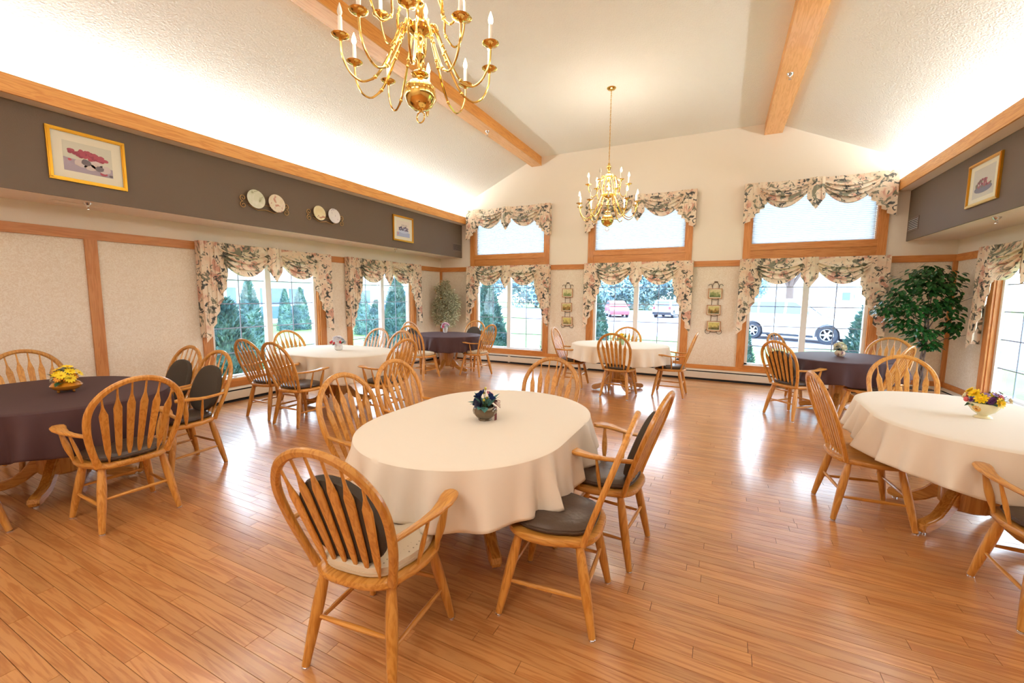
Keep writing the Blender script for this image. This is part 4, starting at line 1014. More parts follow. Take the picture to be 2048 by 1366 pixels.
def print3(r, w_, h_):
    pw, ph = w_*0.74, h_*0.76; mb = MB(); y = -0.0095
    mb.add([(-pw/2,y,-ph/2),(pw/2,y,-ph/2),(pw/2,y,ph/2),(-pw/2,y,ph/2)], [(0,1,2,3)], 0)
    flat(mb, 0, -ph*0.22, pw*0.42, ph*0.14, y-.0006, 1, 16)
    rd = random.Random(9)
    for k in range(44):
        t = rd.uniform(-1, 1); flat(mb, t*pw*0.34, -ph*0.08+rd.uniform(-0.5,1)*ph*0.18*(1-t*t*0.6), 0.017, 0.015, y-.001-0.00002*k, 2+(k % 3), 8)
    mb.obj('print', [mat('print_paper3', (214,212,206), 0.7), mat('print_grey', (130,130,150), 0.7), mat('print_red', (176,108,116), 0.7), mat('print_wine', (140,84,100), 0.7), mat('print_olive', (130,128,110), 0.7)], r, smooth=False, merge=False)
ML = lambda y, z: T(SO, y, z) @ RZ(PI/2)
MR = lambda y, z: T(W-SO, y, z) @ RZ(-PI/2)
framed(ML(-6.853, 2.898), 0.592, 0.49, 'wide gold framed print of red berries above the left table', print1)
framed(ML(-2.151, 2.886), 0.600, 0.490, 'small-looking gold framed print of a plum bowl near the far corner', print2)
framed(MR(-2.180, 2.902), 0.66, 0.49, 'gold framed fruit print on the right grey bulkhead', print3)

# plates in wire holders on the left bulkhead
def spiral(c, r0, turns, sgn, start, plane='xz', n=26):
    out = []
    for k in range(n+1):
        t = k/n; a = start+sgn*2*PI*turns*t; rr = r0*(1-0.78*t); out.append((c[0]+rr*math.cos(a), c[1], c[2]+rr*math.sin(a)))
    return out
m_wire = mat('brass_wire', (186,146,92), 0.4, metal=0.5)
for i, (y0, y1, lab) in enumerate(((-5.162, -4.862, 'left'), (-4.147, -3.864, 'right'))):
    ym = (y0+y1)/2; r = empty('wire_plate_holder', label='scrolled wire holder behind the %s pair of plates on the brown bulkhead' % lab, cat='plate rack', group='wire plate holders'); r.matrix_world = ML(ym, 2.80)
    mb = MB(); mb.tube([(-0.24,-0.012,-0.03),(-0.12,-0.02,-0.085),(0,-0.012,-0.06),(0.12,-0.02,-0.085),(0.24,-0.012,-0.03)], 0.006, 6)
    mb.tube([(-0.26,-0.012,0.0),(0.26,-0.012,0.0)], 0.0035, 6)
    mb.obj('wire_rail', m_wire, r, merge=False)
    for sg in (-1, 1):
        for up in (-1, 1):
            mb = MB(); mb.tube(spiral((sg*0.31, -0.012, up*0.045), 0.045, 1.3, sg*up, -PI/2 if up > 0 else PI/2), 0.0055, 6); mb.obj('scroll', m_wire, r, merge=False)
for (y, z, rad, lab, cols) in ((-5.162,2.853,0.125,'scalloped white plate with green rim, leftmost on the brown bulkhead',[(236,236,220),(226,228,206),(170,170,130)]), (-4.862,2.852,0.125,'cream plate with pink blossoms, second from the left',[(240,226,200),(244,232,212),(206,150,130)]), (-4.147,2.846,0.112,'pale yellow plate with rose centre, third from the left',[(238,222,176),(240,228,190),(196,140,110)]), (-3.864,2.849,0.118,'white plate with blue-grey blossoms, rightmost of the four plates',[(236,232,238),(240,236,240),(176,170,190)])):
    mb = MB(); mb.lathe([(0.0001,0.006),(rad*0.55,0.006),(rad*0.62,0.012),(rad*0.97,0.022),(rad,0.024),(rad*0.98,0.018),(rad*0.6,0.004),(rad*0.4,0.0),(0.0001,0.0)], 36)
    xform(mb, ML(y, z) @ T(0,-0.022,0) @ RX(math.radians(90-6))); o = mb.obj('decorative_plate', brushm('plate_%s' % lab[:6], [cols[0], cols[0], cols[1], cols[1], cols[2]], 11)); tag(o, lab, 'plate', 'decorative plates on the left bulkhead')

# tile racks on the far wall
m_tilef = wood('tile_frame_oak', (196,140,84), (170,114,60), 'X')
def scene_tile(seed):
    cols = {1: [(90,96,56),(150,130,80),(214,200,120)], 2: [(96,110,60),(150,156,96),(222,212,160)], 3: [(92,84,40),(160,120,60),(210,200,130)]}[seed % 3+1]
    m = bpy.data.materials.new('landscape_tile'); m.use_nodes = True; nt = m.node_tree; N = nt.nodes; L = nt.links; b = N['Principled BSDF']
    t = N.new('ShaderNodeTexCoord'); n = N.new('ShaderNodeTexNoise'); n.inputs['Scale'].default_value = 26; n.inputs['Detail'].default_value = 4
    mp = N.new('ShaderNodeMapping'); mp.inputs['Location'].default_value = (seed*3.3, 0, seed*1.7); L.new(t.outputs['Object'], mp.inputs[0]); L.new(mp.outputs[0], n.inputs['Vector'])
    s = N.new('ShaderNodeSeparateXYZ'); L.new(t.outputs['Generated'], s.inputs[0]); ma = N.new('ShaderNodeMath'); ma.operation = 'MULTIPLY_ADD'; ma.inputs[1].default_value = 0.55; L.new(s.outputs['Z'], ma.inputs[0]); L.new(n.outputs['Fac'], ma.inputs[2])
    r = N.new('ShaderNodeValToRGB'); e = r.color_ramp.elements; e.new(0.6); e[0].position = 0.5; e[1].position = 0.72; e[2].position = 0.92
    for k in range(3): e[k].color = (*lin(cols[k]), 1)
    L.new(ma.outputs[0], r.inputs[0]); L.new(r.outputs[0], b.inputs['Base Color']); b.inputs['Roughness'].default_value = 0.25
    return m
for ri, (xc, lab) in enumerate(((3.372, 'left'), (6.290, 'right'))):
    r = empty('wrought_iron_rack', (xc, -0.001, 0), label='wrought iron hanging rack on the %s far wall panel' % lab, cat='plate rack', group='iron racks on the far wall')
    for sx in (-1, 1):
        mb = MB(); mb.tube([(sx*0.055,-0.010,z) for z in (0.96, 1.3, 1.6, 1.80)]+[(sx*0.052,-0.010,1.82),(sx*0.035,-0.010,1.855),(0,-0.010,1.872)], 0.0045, 6)
        mb.obj('upright', m_iron, r, merge=False)
        mb = MB(); mb.tube([(sx*0.055,-0.010,1.76),(sx*0.062,-0.010,1.80)]+[(sx*(0.092-0.030*math.cos(a)), -0.010, 1.805+0.030*math.sin(a)) for a in [0.2+0.35*k for k in range(10)]], 0.004, 6); mb.obj('top_scroll', m_iron, r, merge=False)
        mb = MB(); mb.tube([(sx*(0.098+0.045*math.cos(a)), -0.012, 0.940+0.045*math.sin(a)) for a in [PI+0.5-0.42*k*1.0 for k in range(16)]], 0.004, 6); mb.obj('foot_scroll', m_iron, r, merge=False)
    MB().box(-0.03, 0.03, -0.016, -0.006, 1.868, 1.886).obj('finial', m_iron, r, smooth=False)
    for k, zc_ in enumerate((1.66, 1.35, 1.045)):
        MB().tube([(-0.06,-0.03,zc_-0.105),(-0.02,-0.034,zc_-0.118),(0.02,-0.034,zc_-0.118),(0.06,-0.03,zc_-0.105)], 0.005, 6).obj('shelf_hook', m_iron, r, merge=False)
        q = empty('landscape_tile', (xc+(-0.004, -0.014, 0.004)[k], -0.016, zc_), label='small oak-framed landscape tile, %s on the %s iron rack' % (('topmost', 'middle one', 'lowest')[k], lab), cat='picture tile', group='landscape tiles in the iron racks')
        w2, h2, f = 0.118, 0.094, 0.013
        for (a0, a1, z0, z1) in ((-w2, w2, h2-f, h2), (-w2, w2, -h2, -h2+f), (-w2, -w2+f, -h2+f, h2-f), (w2-f, w2, -h2+f, h2-f)): MB().box(a0, a1, -0.022, 0.0, z0, z1).obj('frame_rail', m_tilef, q, smooth=False)
        MB().box(-w2+f, w2-f, -0.014, -0.004, -h2+f, h2-f).obj('tile_border', m_mat, q, smooth=False)
        MB().box(-w2+f+0.012, w2-f-0.012, -0.0165, -0.0142, -h2+f+0.012, h2-f-0.010).obj('painted_scene', scene_tile(ri*3+k+1), q, smooth=False)

# vents and sprinklers
def grille(M, wd, ht, label, n, fm, sm):
    r = empty('air_vent', label=label, cat='vent', group='air vents'); r.matrix_world = M
    f = MB(); t = 0.02
    f.box(-wd/2, wd/2, -0.008, -0.0005, ht/2-t, ht/2); f.box(-wd/2, wd/2, -0.008, -0.0005, -ht/2, -ht/2+t); f.box(-wd/2, -wd/2+t, -0.008, -0.0005, -ht/2+t, ht/2-t); f.box(wd/2-t, wd/2, -0.008, -0.0005, -ht/2+t, ht/2-t); f.obj('vent_frame', fm, r, smooth=False, merge=False)
    MB().box(-wd/2+t, wd/2-t, -0.002, -0.0005, -ht/2+t, ht/2-t).obj('backing', m_dark, r, smooth=False)
    for k in range(n):
        z = -ht/2+t+(ht-2*t)*(k+0.5)/n; mb = MB(); mb.add([(-wd/2+t,-0.008,z-0.006),(wd/2-t,-0.008,z-0.006),(wd/2-t,-0.003,z+0.006),(-wd/2+t,-0.003,z+0.006),(-wd/2+t,-0.007,z-0.007),(wd/2-t,-0.007,z-0.007),(wd/2-t,-0.002,z+0.005),(-wd/2+t,-0.002,z+0.005)], [(0,1,2,3),(7,6,5,4),(0,4,5,1),(3,2,6,7)]); mb.obj('vane', sm, r, smooth=False)
m_vf = mat('vent_brown', (118,98,84), 0.5); m_vs = mat('vent_vane', (196,190,184), 0.4)
grille(ML(-0.22, 2.728), 0.37, 0.19, 'small brown air vent at the far end of the left bulkhead', 6, m_vf, m_vf)
grille(MR(-0.24, 2.73), 0.40, 0.20, 'air vent with light vanes at the far end of the right bulkhead', 6, m_vf, m_vs)
grille(T(0.30,-6.85,ZS) @ RZ(PI/2) @ RX(PI/2), 0.40, 0.14, 'flat soffit vent beside the nearest left sprinkler', 4, m_soff, m_soff)
grille(T(0.36,-3.28,ZS) @ RZ(PI/2) @ RX(PI/2), 0.34, 0.12, 'flat soffit vent between the two left windows', 4, m_soff, m_soff)
def sprinkler(x, y, z, label):
    r = empty('sprinkler_head', (x, y, z), label=label, cat='sprinkler', group='chrome fire sprinklers')
    MB().lathe([(0.040,0.0),(0.038,-0.006),(0.024,-0.026),(0.020,-0.030),(0.0001,-0.030)][::-1], 20).obj('escutcheon', m_chrome, r)
    mb = MB(); mb.lathe([(0.010,-0.030),(0.010,-0.042),(0.007,-0.046),(0.0001,-0.046)][::-1], 12)
    for s in (-1, 1): mb.tube([(s*0.009,0,-0.042),(s*0.013,0,-0.055),(s*0.003,0,-0.068)], 0.0022, 6)
    mb.obj('nozzle', m_chrome, r, merge=False); MB().lathe([(0.0001,-0.072),(0.016,-0.071),(0.016,-0.068),(0.0001,-0.068)], 12).obj('deflector', m_chrome, r)
sprinkler(0.491,-6.839,ZS-0.0005,'chrome sprinkler under the soffit below the berry print')
sprinkler(0.540,-2.27,ZS-0.0005,'chrome sprinkler under the left soffit near the far corner')
sprinkler(9.10,-2.22,ZS-0.0005,'chrome sprinkler under the right soffit')
sprinkler(2.59,-2.21,4.426,'chrome sprinkler on the left ceiling beam')
sprinkler(7.03,-2.24,4.426,'chrome sprinkler on the right ceiling beam')

# ------------------------------------------------------------------ indoor plants
def basket(r, rad, h, m):
    mb = MB(); n = 26; rows = 14
    for j in range(rows):
        z = h*(j+0.5)/rows; rr = rad*(0.80+0.20*j/rows)
        mb.tube([((rr+0.006*(1 if (k+j) % 2 else -1))*math.cos(2*PI*k/n*1.0), (rr+0.006*(1 if (k+j) % 2 else -1))*math.sin(2*PI*k/n), z) for k in range(n)], h/rows*0.52, 5, closed=True)
    mb.obj('wicker_wall', m, r, merge=False)
    MB().lathe([(0.0001,0.002),(rad*0.79,0.002),(rad*0.98,h*0.92),(0.0001,h*0.92)], 24).obj('soil', mat('dark_soil', (70,54,42), 0.95), r)
tr = empty('ficus_tree', (9.12,-0.66,0), label='tall dark green artificial ficus tree in the right far corner', cat='plant')
bs = empty('wicker_basket', (9.12,-0.66,0), label='round brown wicker basket holding the ficus tree', cat='basket'); basket(bs, 0.20, 0.26, mat('wicker', (176,128,84), 0.6))
rnd = random.Random(12)
for q in range(3):
    mb = MB(); n = 16; mb.tube([(0.022*math.cos(q*2.1+k*0.75), 0.022*math.sin(q*2.1+k*0.75), 0.24+1.15*k/n) for k in range(n+1)], lambda i: 0.014-0.0003*i, 7); mb.obj('trunk', m_bark, tr, merge=False)
tips = []
mb = MB()
lobes = [(-0.02,0,1.98,0.16),(-0.20,0.02,1.86,0.20),(0.18,0.02,1.84,0.20),(-0.36,0.0,1.62,0.19),(-0.50,-0.05,1.44,0.14),(0.36,-0.02,1.60,0.18),(0.46,-0.02,1.62,0.12),(0.0,-0.05,1.62,0.26),(-0.24,-0.1,1.42,0.18),(0.14,-0.1,1.44,0.20),(-0.26,0.0,1.22,0.18),(0.30,-0.05,1.20,0.16),(0.42,-0.02,1.08,0.11),(-0.08,-0.1,1.10,0.16),(0.06,0.0,0.92,0.10),(0.02,-0.1,1.80,0.22)]
for (lx, ly, lz, lr) in lobes:
    b0 = Vector((0.0, 0.0, min(1.35, max(0.85, lz-0.35)))); e = Vector((lx, ly-0.02, lz)); mid = b0.lerp(e, 0.5)+Vector((0, 0, 0.05))
    mb.tube([b0, mid, e], lambda i: 0.008-0.0025*i, 5)
mb.obj('branches', m_bark, tr, merge=False)
lm = []
for v_ in range(5):
    q = MB(); leafq(q, Vector((0,0,0)), (1,0,0), (0,0,1), 0.088+0.006*v_, 0.023+0.001*v_, fold=0.15+0.1*v_); lm.append(q.mesh('leaf', m_ficus, smooth=False, merge=False))
stuff = MB(); cnt = 0; alll = []
for (lx, ly, lz, lr) in lobes:
    for k in range(int(55+lr*330)):
        a = rnd.uniform(0, 2*PI); e = math.asin(rnd.uniform(-0.9, 1)); rr = lr*rnd.uniform(0.35, 1.08)
        p = Vector((lx+rr*math.cos(a)*math.cos(e)*1.15, ly-0.02+rr*math.sin(a)*math.cos(e)*0.75, lz+rr*math.sin(e)*0.85))
        if p.y+(-0.66) > -0.06 or p.x+9.12 > W-0.17: continue
        d = Vector((math.cos(a), math.sin(a), -0.55+rnd.uniform(-0.5, 0.3))).normalized(); alll.append((p, d))
alll.sort(key=lambda q: q[0].y-0.3*q[0].x*0)
for k, (p, d) in enumerate(alll):
    x_ = d; z_ = Vector((rnd.uniform(-.3,.3), rnd.uniform(-.3,.3)-0.3, 1)); y_ = z_.cross(x_).normalized(); z_ = x_.cross(y_)
    Mx = Matrix((x_, y_, z_)).transposed().to_4x4(); Mx.translation = p
    if k < 295: inst('leaf', lm[k % 5], tr, Mx)
    else: leafq(stuff, p, x_, z_, 0.085, 0.021, fold=0.2)
stuff.obj('foliage', m_ficus, tr, smooth=False, merge=False, kind='stuff')

m_var = mat('variegated_leaf', (228,224,194), 0.6, var=(60, (160,158,118), 0.40, 0.60)); m_twig = mat('twig_brown', (122,88,56), 0.8)
tp = empty('variegated_tree', (0.42,-0.42,0), label='grey-green variegated artificial tree in the left far corner', cat='plant')
bk = empty('wicker_basket', (0.42,-0.42,0), label='wicker basket hidden behind the far corner table', cat='basket'); basket(bk, 0.18, 0.24, mat('wicker', (176,128,84), 0.6))
mb = MB(); mb.tube([(0.01*math.sin(k), 0.01*math.cos(k), 0.22+0.85*k/8) for k in range(9)], 0.016, 7)
stuff = MB(); lobes = [(0.0,0,1.86,0.10),(-0.14,-0.02,1.74,0.12),(-0.04,0,1.68,0.15),(0.12,0.0,1.60,0.15),(0.20,0.0,1.48,0.17),(-0.10,0.0,1.48,0.17),(0.27,0.0,1.34,0.14),(-0.20,0.0,1.34,0.15),(0.06,0.0,1.34,0.20),(-0.22,0,1.15,0.15),(0.20,0,1.15,0.18),(0.0,0,1.12,0.18),(-0.14,0,0.98,0.15),(0.12,0,0.96,0.15)]
for (lx, ly, lz, lr) in lobes:
    mb.tube([Vector((0,0,0.95)), Vector((lx*0.5, ly, (lz+0.95)/2+0.05)), Vector((lx, ly, lz))], 0.006, 5)
    for k in range(int(lr*2200)):
        a = rnd.uniform(0, 2*PI); e = math.asin(rnd.uniform(-1, 1)); rr = lr*rnd.uniform(0.4, 1.1)
        p = Vector((lx+rr*math.cos(a)*math.cos(e), ly+rr*math.sin(a)*math.cos(e)*0.9, lz+rr*math.sin(e)))
        if p.x < -0.36 or p.y > 0.36: continue
        d = Vector((math.cos(a), math.sin(a), rnd.uniform(-0.8, 0.6))); leafq(stuff, p, d, (rnd.uniform(-1,1), rnd.uniform(-1,1), 1), 0.050, 0.014, fold=0.2)
mb.obj('trunk', m_twig, tp, merge=False); stuff.obj('foliage', m_var, tp, smooth=False, merge=False, kind='stuff')

# ------------------------------------------------------------------ outside
grass = MB().box(-60, 60, -30, 120, GZ-0.3, GZ-0.02).obj('ground', m_lawn, smooth=False, kind='structure')
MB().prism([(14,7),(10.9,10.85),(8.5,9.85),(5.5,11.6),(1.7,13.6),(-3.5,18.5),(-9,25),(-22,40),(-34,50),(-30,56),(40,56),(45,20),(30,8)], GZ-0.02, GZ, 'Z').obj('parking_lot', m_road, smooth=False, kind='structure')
def conifer(x, y, r, top, label, seed, cat='shrub', colm=None, grp='clipped evergreens outside the windows', leaves=2600, round_=0.0):
    rd = random.Random(seed); o = empty('evergreen_shrub', (x, y, GZ), label=label, cat=cat, group=grp)
    H = top-GZ; m = colm or mat('evergreen', (100,136,128), 0.8, var=(3.5, (62,98,108), 0.35, 0.65)); mb = MB(); core = MB()  # greens made paler and bluer, outdoor glare mixed into the colour
    def rad(t): return r*((1-t)**0.75*(1-round_)+math.sqrt(max(0, 1-(2*t-0.7)**2/1.69))*round_) if t < 1 else 0
    core.lathe([(max(rad(t)*0.85, 0.001), H*t) for t in [i/10 for i in range(10)]]+[(0.0005, H*0.97)], 16)
    s = r*0.16
    for k in range(leaves):
        t = rd.random()**1.25; a = rd.uniform(0, 2*PI); R_ = rad(t)*(0.84+0.22*rd.random()+0.06*math.sin(a*5+t*9)); p = Vector((R_*math.cos(a), R_*math.sin(a), H*t))
        d = Vector((math.cos(a), math.sin(a), 0.9+rd.uniform(-.4,.4))).normalized(); q = d.cross(Vector((rd.uniform(-1,1), rd.uniform(-1,1), rd.uniform(-1,1)))).normalized()
        L_ = s*rd.uniform(0.6, 1.3); mb.add([p-q*L_*0.3, p+d*L_, p+q*L_*0.3, p-d*L_*0.2], [(0,1,2),(0,2,3)])
    core.obj('branch_core', m, o, merge=False); mb.obj('foliage', m, o, smooth=False, merge=False, kind='stuff')
    MB().lathe([(0.05,-0.02),(0.05,0.2),(0.0001,0.2)], 8).obj('trunk', m_bark, o)
conifer(0.10, 2.2, 0.72, 1.98, 'tall evergreen outside the lower left far window', 1)
conifer(0.62, 1.9, 0.42, 0.78, 'low evergreen in front of the tall one, lower left far window', 2, round_=0.4)
conifer(2.35, 1.8, 0.38, 0.90, 'small evergreen at the right side of the lower left far window', 3, round_=0.3)
conifer(3.38, 2.2, 0.48, 1.68, 'blue-green evergreen at the left of the middle far window', 4, round_=0.25)
conifer(5.82, 1.8, 0.40, 1.20, 'evergreen at the right of the middle far window', 5)
conifer(6.86, 1.8, 0.32, 1.22, 'narrow evergreen at the left of the window with the white car', 6)
conifer(9.25, 2.2, 0.62, 1.60, 'broad evergreen covering the front of the white car', 7, round_=0.2)
conifer(-2.3,-4.0, 0.62, 1.48, 'big evergreen outside the nearer left window', 8, round_=0.35, leaves=4200)
conifer(-6.0,-1.15, 0.55, 1.95, 'pale tall evergreen further back outside the nearer left window', 9)
conifer(-14, 5.75, 0.42, 1.85, 'left clipped cone shrub before the white wing', 10, round_=0.15)
conifer(-14, 6.65, 0.52, 1.93, 'right clipped cone shrub before the white wing', 11, round_=0.15)
conifer(-9, 6.2, 0.42, 1.65, 'small round evergreen through the corner-side left window', 12, round_=0.3)
conifer(-3, 0.85, 0.40, 1.42, 'front evergreen outside the corner-side left window', 13, round_=0.3)
conifer(-2, 0.62, 0.52, 2.05, 'tallest evergreen outside the corner-side left window', 14, round_=0.2, leaves=4000)
conifer(11.4,-0.2, 0.7, 0.75, 'low shrub outside the right wall window', 15, round_=0.6)

# white wing across the lawn (seen through the left windows)
b = empty('white_building_wing', (-20, 0, GZ), label='long white building wing with dark glass doors across the lawn', cat='building')
MB().box(-6, 0, -8, 26, 0, 2.95).obj('wall', m_siding, b, smooth=False)
MB().prism([(-6.6,2.95),(0.55,2.95),(0.55,3.08),(-3.0,4.6),(-6.6,3.08)], -8.4, 26.4, 'Y').obj('roof', mat('pale_roof', (212,220,232), 0.9), b, smooth=False)
MB().box(0.5, 0.6, -8.4, 26.4, 2.72, 3.0).obj('gutter', m_siding, b, smooth=False)
MB().box(0.01, 0.9, -8, 26, 0, 0.06).obj('walkway', m_road, b, smooth=False)
for (y0, y1) in ((-4,-2.5),(-1.2,0.3),(1.6,2.6),(3.4,4.6),(6.3,6.85),(7.25,7.78),(8.33,8.78),(9.1,10.2),(10.35,11.5),(12.1,13.1),(14.2,15.4),(16.6,17.8),(19,20.4),(22,23.4)):
    f = MB().box(0.0005, 0.05, y0-0.08, y1+0.08, 0.2, 2.36).obj('window_frame', m_siding, b, smooth=False)
    MB().box(0.051, 0.06, y0, y1, 0.28, 1.10).obj('glass', m_pane, f, smooth=False)
    MB().box(0.051, 0.06, y0, y1, 1.20, 2.26).obj('glass', m_pane, f, smooth=False)
# houses beyond the parking lot
def house(x0, x1, y0, y1, h, rh, label, wm, wins, gm=None):
    cx_, cy_ = (x0+x1)/2, (y0+y1)/2; b = empty('house', (cx_, cy_, GZ), label=label, cat='house', group='houses across the road'); a, d = (x1-x0)/2, (y1-y0)/2
    MB().box(-a, a, -d, d, 0, h).obj('wall', wm, b, smooth=False)
    MB().prism([(-d-0.4,h),(d+0.4,h),(0,h+rh)], -a-0.4, a+0.4, 'X').obj('roof', m_roof, b, smooth=False)
    for (u0, u1, z0, z1, kind) in wins:
        f = MB().box(u0-0.12, u1+0.12, -d-0.05, -d-0.001, z0-0.12, z1+0.12).obj('window_frame' if kind else 'garage_surround', m_siding, b, smooth=False)
        MB().box(u0, u1, -d-0.07, -d-0.051, z0, z1).obj('glass' if kind else 'garage_door', m_pane if kind else m_siding, f, smooth=False)
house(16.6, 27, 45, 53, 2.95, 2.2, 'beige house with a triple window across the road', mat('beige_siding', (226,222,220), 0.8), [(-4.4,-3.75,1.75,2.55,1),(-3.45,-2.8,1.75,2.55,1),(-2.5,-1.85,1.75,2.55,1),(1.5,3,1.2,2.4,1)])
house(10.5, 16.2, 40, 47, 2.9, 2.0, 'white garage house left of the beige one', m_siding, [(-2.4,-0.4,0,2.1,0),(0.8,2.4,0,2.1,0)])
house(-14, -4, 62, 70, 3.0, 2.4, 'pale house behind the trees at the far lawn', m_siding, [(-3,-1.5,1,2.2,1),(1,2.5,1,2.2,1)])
b = empty('porch_column', (10.30, 8.0, GZ), label='square white porch column behind the broad evergreen', cat='column')
MB().box(-0.10, 0.10, -0.10, 0.10, 0.1, 2.9).obj('shaft', m_siding, b, smooth=False); MB().box(-0.15, 0.15, -0.15, 0.15, 0, 0.1).obj('base', m_siding, b, smooth=False); MB().box(-0.16, 0.16, -0.16, 0.16, 2.9, 3.05).obj('capital', m_siding, b, smooth=False)
# deciduous trees
def tree(x, y, h, cr, label, seed, trunk=0.22, col=(168,196,192), col2=(126,162,180), base=0.3):  # leaf colours include a painted-in pale blue haze
    rd = random.Random(seed); o = empty('leafy_tree', (x, y, GZ), label=label, cat='tree', group='trees beyond the parking lot')
    mb = MB(); mb.tube([(0,0,0),(0.05,0,h*0.2),(0,0.1,h*0.45),(0.1,0,h*0.75)], lambda i: trunk*(1-0.2*i), 8)
    for k in range(5): a = 2*PI*k/5; mb.tube([(0,0,h*0.28),(cr*0.3*math.cos(a), cr*0.3*math.sin(a), h*0.5),(cr*0.6*math.cos(a), cr*0.6*math.sin(a), h*0.7)], trunk*0.35, 6)
    mb.obj('trunk', m_bark, o, merge=False); mb = MB(); s = cr*0.065
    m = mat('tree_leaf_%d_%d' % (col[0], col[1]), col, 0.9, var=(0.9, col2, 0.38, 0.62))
    for k in range(7000):
        a = rd.uniform(0, 2*PI); e = math.asin(rd.uniform(-1, 1)); rr = rd.uniform(0.55, 1.0)*(1+0.18*math.sin(3*a+seed)+0.12*math.sin(5*e+a*2))
        p = Vector((cr*rr*math.cos(a)*math.cos(e), cr*rr*math.sin(a)*math.cos(e), h*(base+(1-base)/2)+h*(1-base)/2*rr*math.sin(e)))
        d = Vector((rd.uniform(-1,1), rd.uniform(-1,1), rd.uniform(-1,1))).normalized(); q = d.orthogonal().normalized(); L_ = s*rd.uniform(.5, 1.2)
        mb.add([p-q*L_*.5, p+d*L_, p+q*L_*.5, p-d*L_], [(0,1,2,3)])
    mb.obj('foliage', m, o, smooth=False, merge=False, kind='stuff')
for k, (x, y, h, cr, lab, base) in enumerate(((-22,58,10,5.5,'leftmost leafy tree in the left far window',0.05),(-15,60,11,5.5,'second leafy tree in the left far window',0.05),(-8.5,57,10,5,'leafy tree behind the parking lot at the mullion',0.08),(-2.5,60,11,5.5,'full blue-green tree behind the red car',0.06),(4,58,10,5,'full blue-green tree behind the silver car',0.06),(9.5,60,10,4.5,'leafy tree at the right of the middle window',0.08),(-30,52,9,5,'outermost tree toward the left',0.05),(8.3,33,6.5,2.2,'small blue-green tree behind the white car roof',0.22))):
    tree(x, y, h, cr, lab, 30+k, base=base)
tree(10.55, 26, 9, 3.6, 'bare-trunked tree rising behind the white car', 50, trunk=0.30, base=0.5)
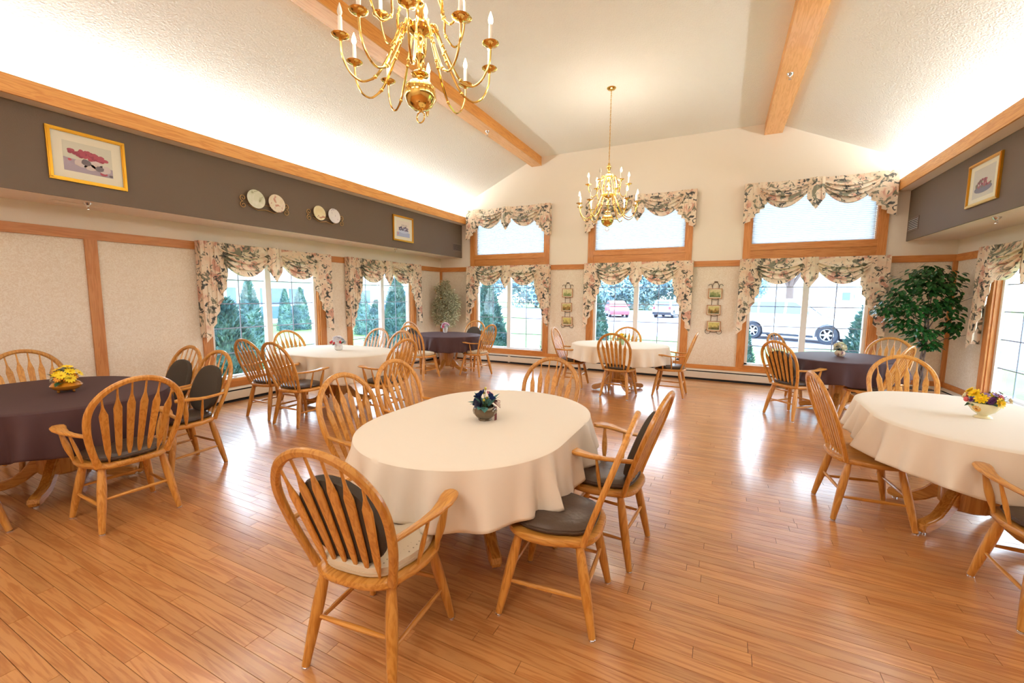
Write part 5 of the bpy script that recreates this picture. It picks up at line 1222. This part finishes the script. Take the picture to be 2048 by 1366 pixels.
# cars
def car(x, y, hd, label, paint, L=4.55, Hc=1.68, grp='cars in the parking lot', sc=1.0):
    r = empty('car', (x, y, GZ), math.radians(hd), label, 'car', grp); r.scale = (sc,)*3; k = L/4.55; hw = 0.88
    body = [(-2.26,0.42),(-2.28,0.75),(-2.22,1.02),(-1.2,1.06),(0.6,1.02),(0.95,1.0),(1.9,0.88),(2.22,0.72),(2.27,0.45),(2.2,0.30)]
    def arch(cx_): return [(cx_+0.41*math.cos(a), 0.34+0.41*math.sin(a)) for a in [PI*j/8 for j in range(9)]]
    low = [(2.2,0.28)]+[(1.78,0.25)]+[p for p in arch(1.36)]+[(0.94,0.24)]+[(-0.92,0.24)]+[p for p in arch(-1.33)]+[(-1.75,0.26)]
    poly = body+[p for p in low if p[1] > 0.2]
    mb = MB(); mb.prism([(a*k, b_) for a, b_ in poly], -hw, hw, 'Y'); o = mb.obj('body', paint, r)
    bv = o.modifiers.new('bevel', 'BEVEL'); bv.width = 0.05; bv.segments = 3; bv.limit_method = 'ANGLE'; bv.angle_limit = 0.9
    cab = [(-2.18,1.0),(-2.02,1.30),(-1.75,Hc-0.04),(-1.2,Hc),(-0.3,Hc),(0.25,Hc-0.06),(0.62,1.38),(1.15,1.0)]
    n = len(cab); vs = []
    for sgn in (-1, 1):
        for (a, z) in cab: t = (z-1.0)/(Hc-1.0); vs.append((a*k, sgn*(hw-0.02-0.16*max(0, t)), z))
    fs = [tuple(range(n)), tuple(range(2*n-1, n-1, -1))]+[(i, i+n, (i+1) % n+n, (i+1) % n) for i in range(n)]
    o = MB().add(vs, fs).obj('cabin', paint, r); bv = o.modifiers.new('bevel', 'BEVEL'); bv.width = 0.04; bv.segments = 2
    def side(a, z, sgn): t = (z-1.0)/(Hc-1.0); return (a*k, sgn*(hw-0.012-0.16*max(0, t)), z)
    zt = Hc-0.13
    for sgn in (-1, 1):
        for q in ([(-1.98,1.08),(-1.20,1.08),(-1.25,zt),(-1.66,zt)], [(-1.12,1.08),(-0.18,1.08),(-0.20,zt),(-1.16,zt)], [(-0.08,1.08),(0.88,1.08),(0.52,1.32),(0.18,zt-0.02),(-0.10,zt)]):
            MB().add([side(a, z, sgn) for a, z in q], [tuple(range(len(q)))]).obj('side_window', m_glasscar, r, smooth=False)
        MB().box(-0.9*k, -0.7*k, sgn*(hw+0.012)-0.012, sgn*(hw+0.012)+0.012, 0.93, 0.96).obj('door_handle', m_alloy, r, smooth=False)
        MB().box(0.1*k, 0.3*k, sgn*(hw+0.012)-0.012, sgn*(hw+0.012)+0.012, 0.93, 0.96).obj('door_handle', m_alloy, r, smooth=False)
        MB().box(0.80*k, 0.98*k, sgn*(hw+0.10)-0.09, sgn*(hw+0.10)+0.09, 1.08, 1.22).obj('mirror', paint, r, smooth=False)
        MB().box(-0.92*k, 0.92*k, sgn*(hw+0.005)-0.02, sgn*(hw+0.005)+0.02, 0.22, 0.30).obj('sill_trim', m_tyre, r, smooth=False)
    MB().add([(-2.13*k-0.02,-0.62,1.08),(-2.13*k-0.02,0.62,1.08),(-1.84*k-0.03,0.58,zt),(-1.84*k-0.03,-0.58,zt)], [(0,1,2,3)]).obj('rear_window', m_glasscar, r, smooth=False)
    MB().add([(1.10*k+0.02,-0.72,1.05),(1.10*k+0.02,0.72,1.05),(0.40*k+0.04,0.62,zt+0.02),(0.40*k+0.04,-0.62,zt+0.02)], [(0,1,2,3)]).obj('windscreen', m_glasscar, r, smooth=False)
    for sgn in (-1, 1):
        MB().box(-2.29*k, -2.20*k, sgn*0.70-0.10, sgn*0.70+0.10, 0.80, 1.05).obj('tail_lamp', mat('tail_red', (190,70,80), 0.3), r, smooth=False)
        MB().box(2.10*k, 2.24*k, sgn*0.66-0.14, sgn*0.66+0.14, 0.66, 0.80).obj('head_lamp', m_chrome, r, smooth=False)
    MB().box(-2.33*k, -2.2*k, -0.82, 0.82, 0.32, 0.55).obj('rear_bumper', m_tyre, r, smooth=False)
    for ax in (1.36*k, -1.33*k):
        for sgn in (-1, 1):
            t = MB(); prof = [(0.20,-0.10),(0.33,-0.10),(0.345,-0.07),(0.345,0.07),(0.33,0.10),(0.20,0.10)]; t.lathe(prof+[prof[0]], 28); xform(t, T(ax, sgn*(hw-0.10), 0.345) @ RX(PI/2)); wh = t.obj('wheel', m_tyre, r, merge=False)
            rim = MB(); rim.tube([(0.215*math.cos(2*PI*j/24), 0.215*math.sin(2*PI*j/24), 0.085) for j in range(24)], 0.018, 6, closed=True); rim.lathe([(0.0001,0.095),(0.05,0.09),(0.05,0.0),(0.0001,0.0)], 12)
            for j in range(6): a = 2*PI*j/6; c_, s_ = math.cos(a), math.sin(a); rim.add([(c_*0.03-s_*0.035, s_*0.03+c_*0.035, 0.09),(c_*0.03+s_*0.035, s_*0.03-c_*0.035, 0.09),(c_*0.215+s_*0.022, s_*0.215-c_*0.022, 0.085),(c_*0.215-s_*0.022, s_*0.215+c_*0.022, 0.085)], [(0,1,2,3)])
            rim.lathe([(0.0001,-0.02),(0.205,-0.02),(0.205,-0.03),(0.0001,-0.03)], 20, m=1)
            xform(rim, T(ax, sgn*(hw-0.10), 0.345) @ RX(-sgn*PI/2)); rim.obj('alloy_rim', [m_alloy, m_tyre], wh, smooth=False, merge=False)
white_paint = mat('white_car_paint', (238,240,246), 0.2, coat=0.6); red_paint = mat('red_car_paint', (206,90,100), 0.25, coat=0.5); silver_paint = mat('silver_car_paint', (208,214,228), 0.25, coat=0.5); navy_paint = mat('navy_car_paint', (60,76,120), 0.3)
car(9.55, 14.0, -31, 'large white sport utility car parked close outside the right far window', white_paint, sc=1.12)
car(-2.7, 32.6, -70, 'red hatchback in the parking lot seen through the middle window', red_paint, 4.3, 1.55)
car(1.8, 34.6, 82, 'silver sport utility car seen from behind through the middle window', silver_paint)
car(-8.5, 44, -80, 'distant navy car through the left far window', navy_paint, 4.3, 1.5)
car(5.4, 52, 10, 'distant dark car by the road through the middle window', navy_paint, 4.3, 1.5)
car(26, 13, 100, 'pale car seen through the right wall window', silver_paint, 4.4, 1.5)
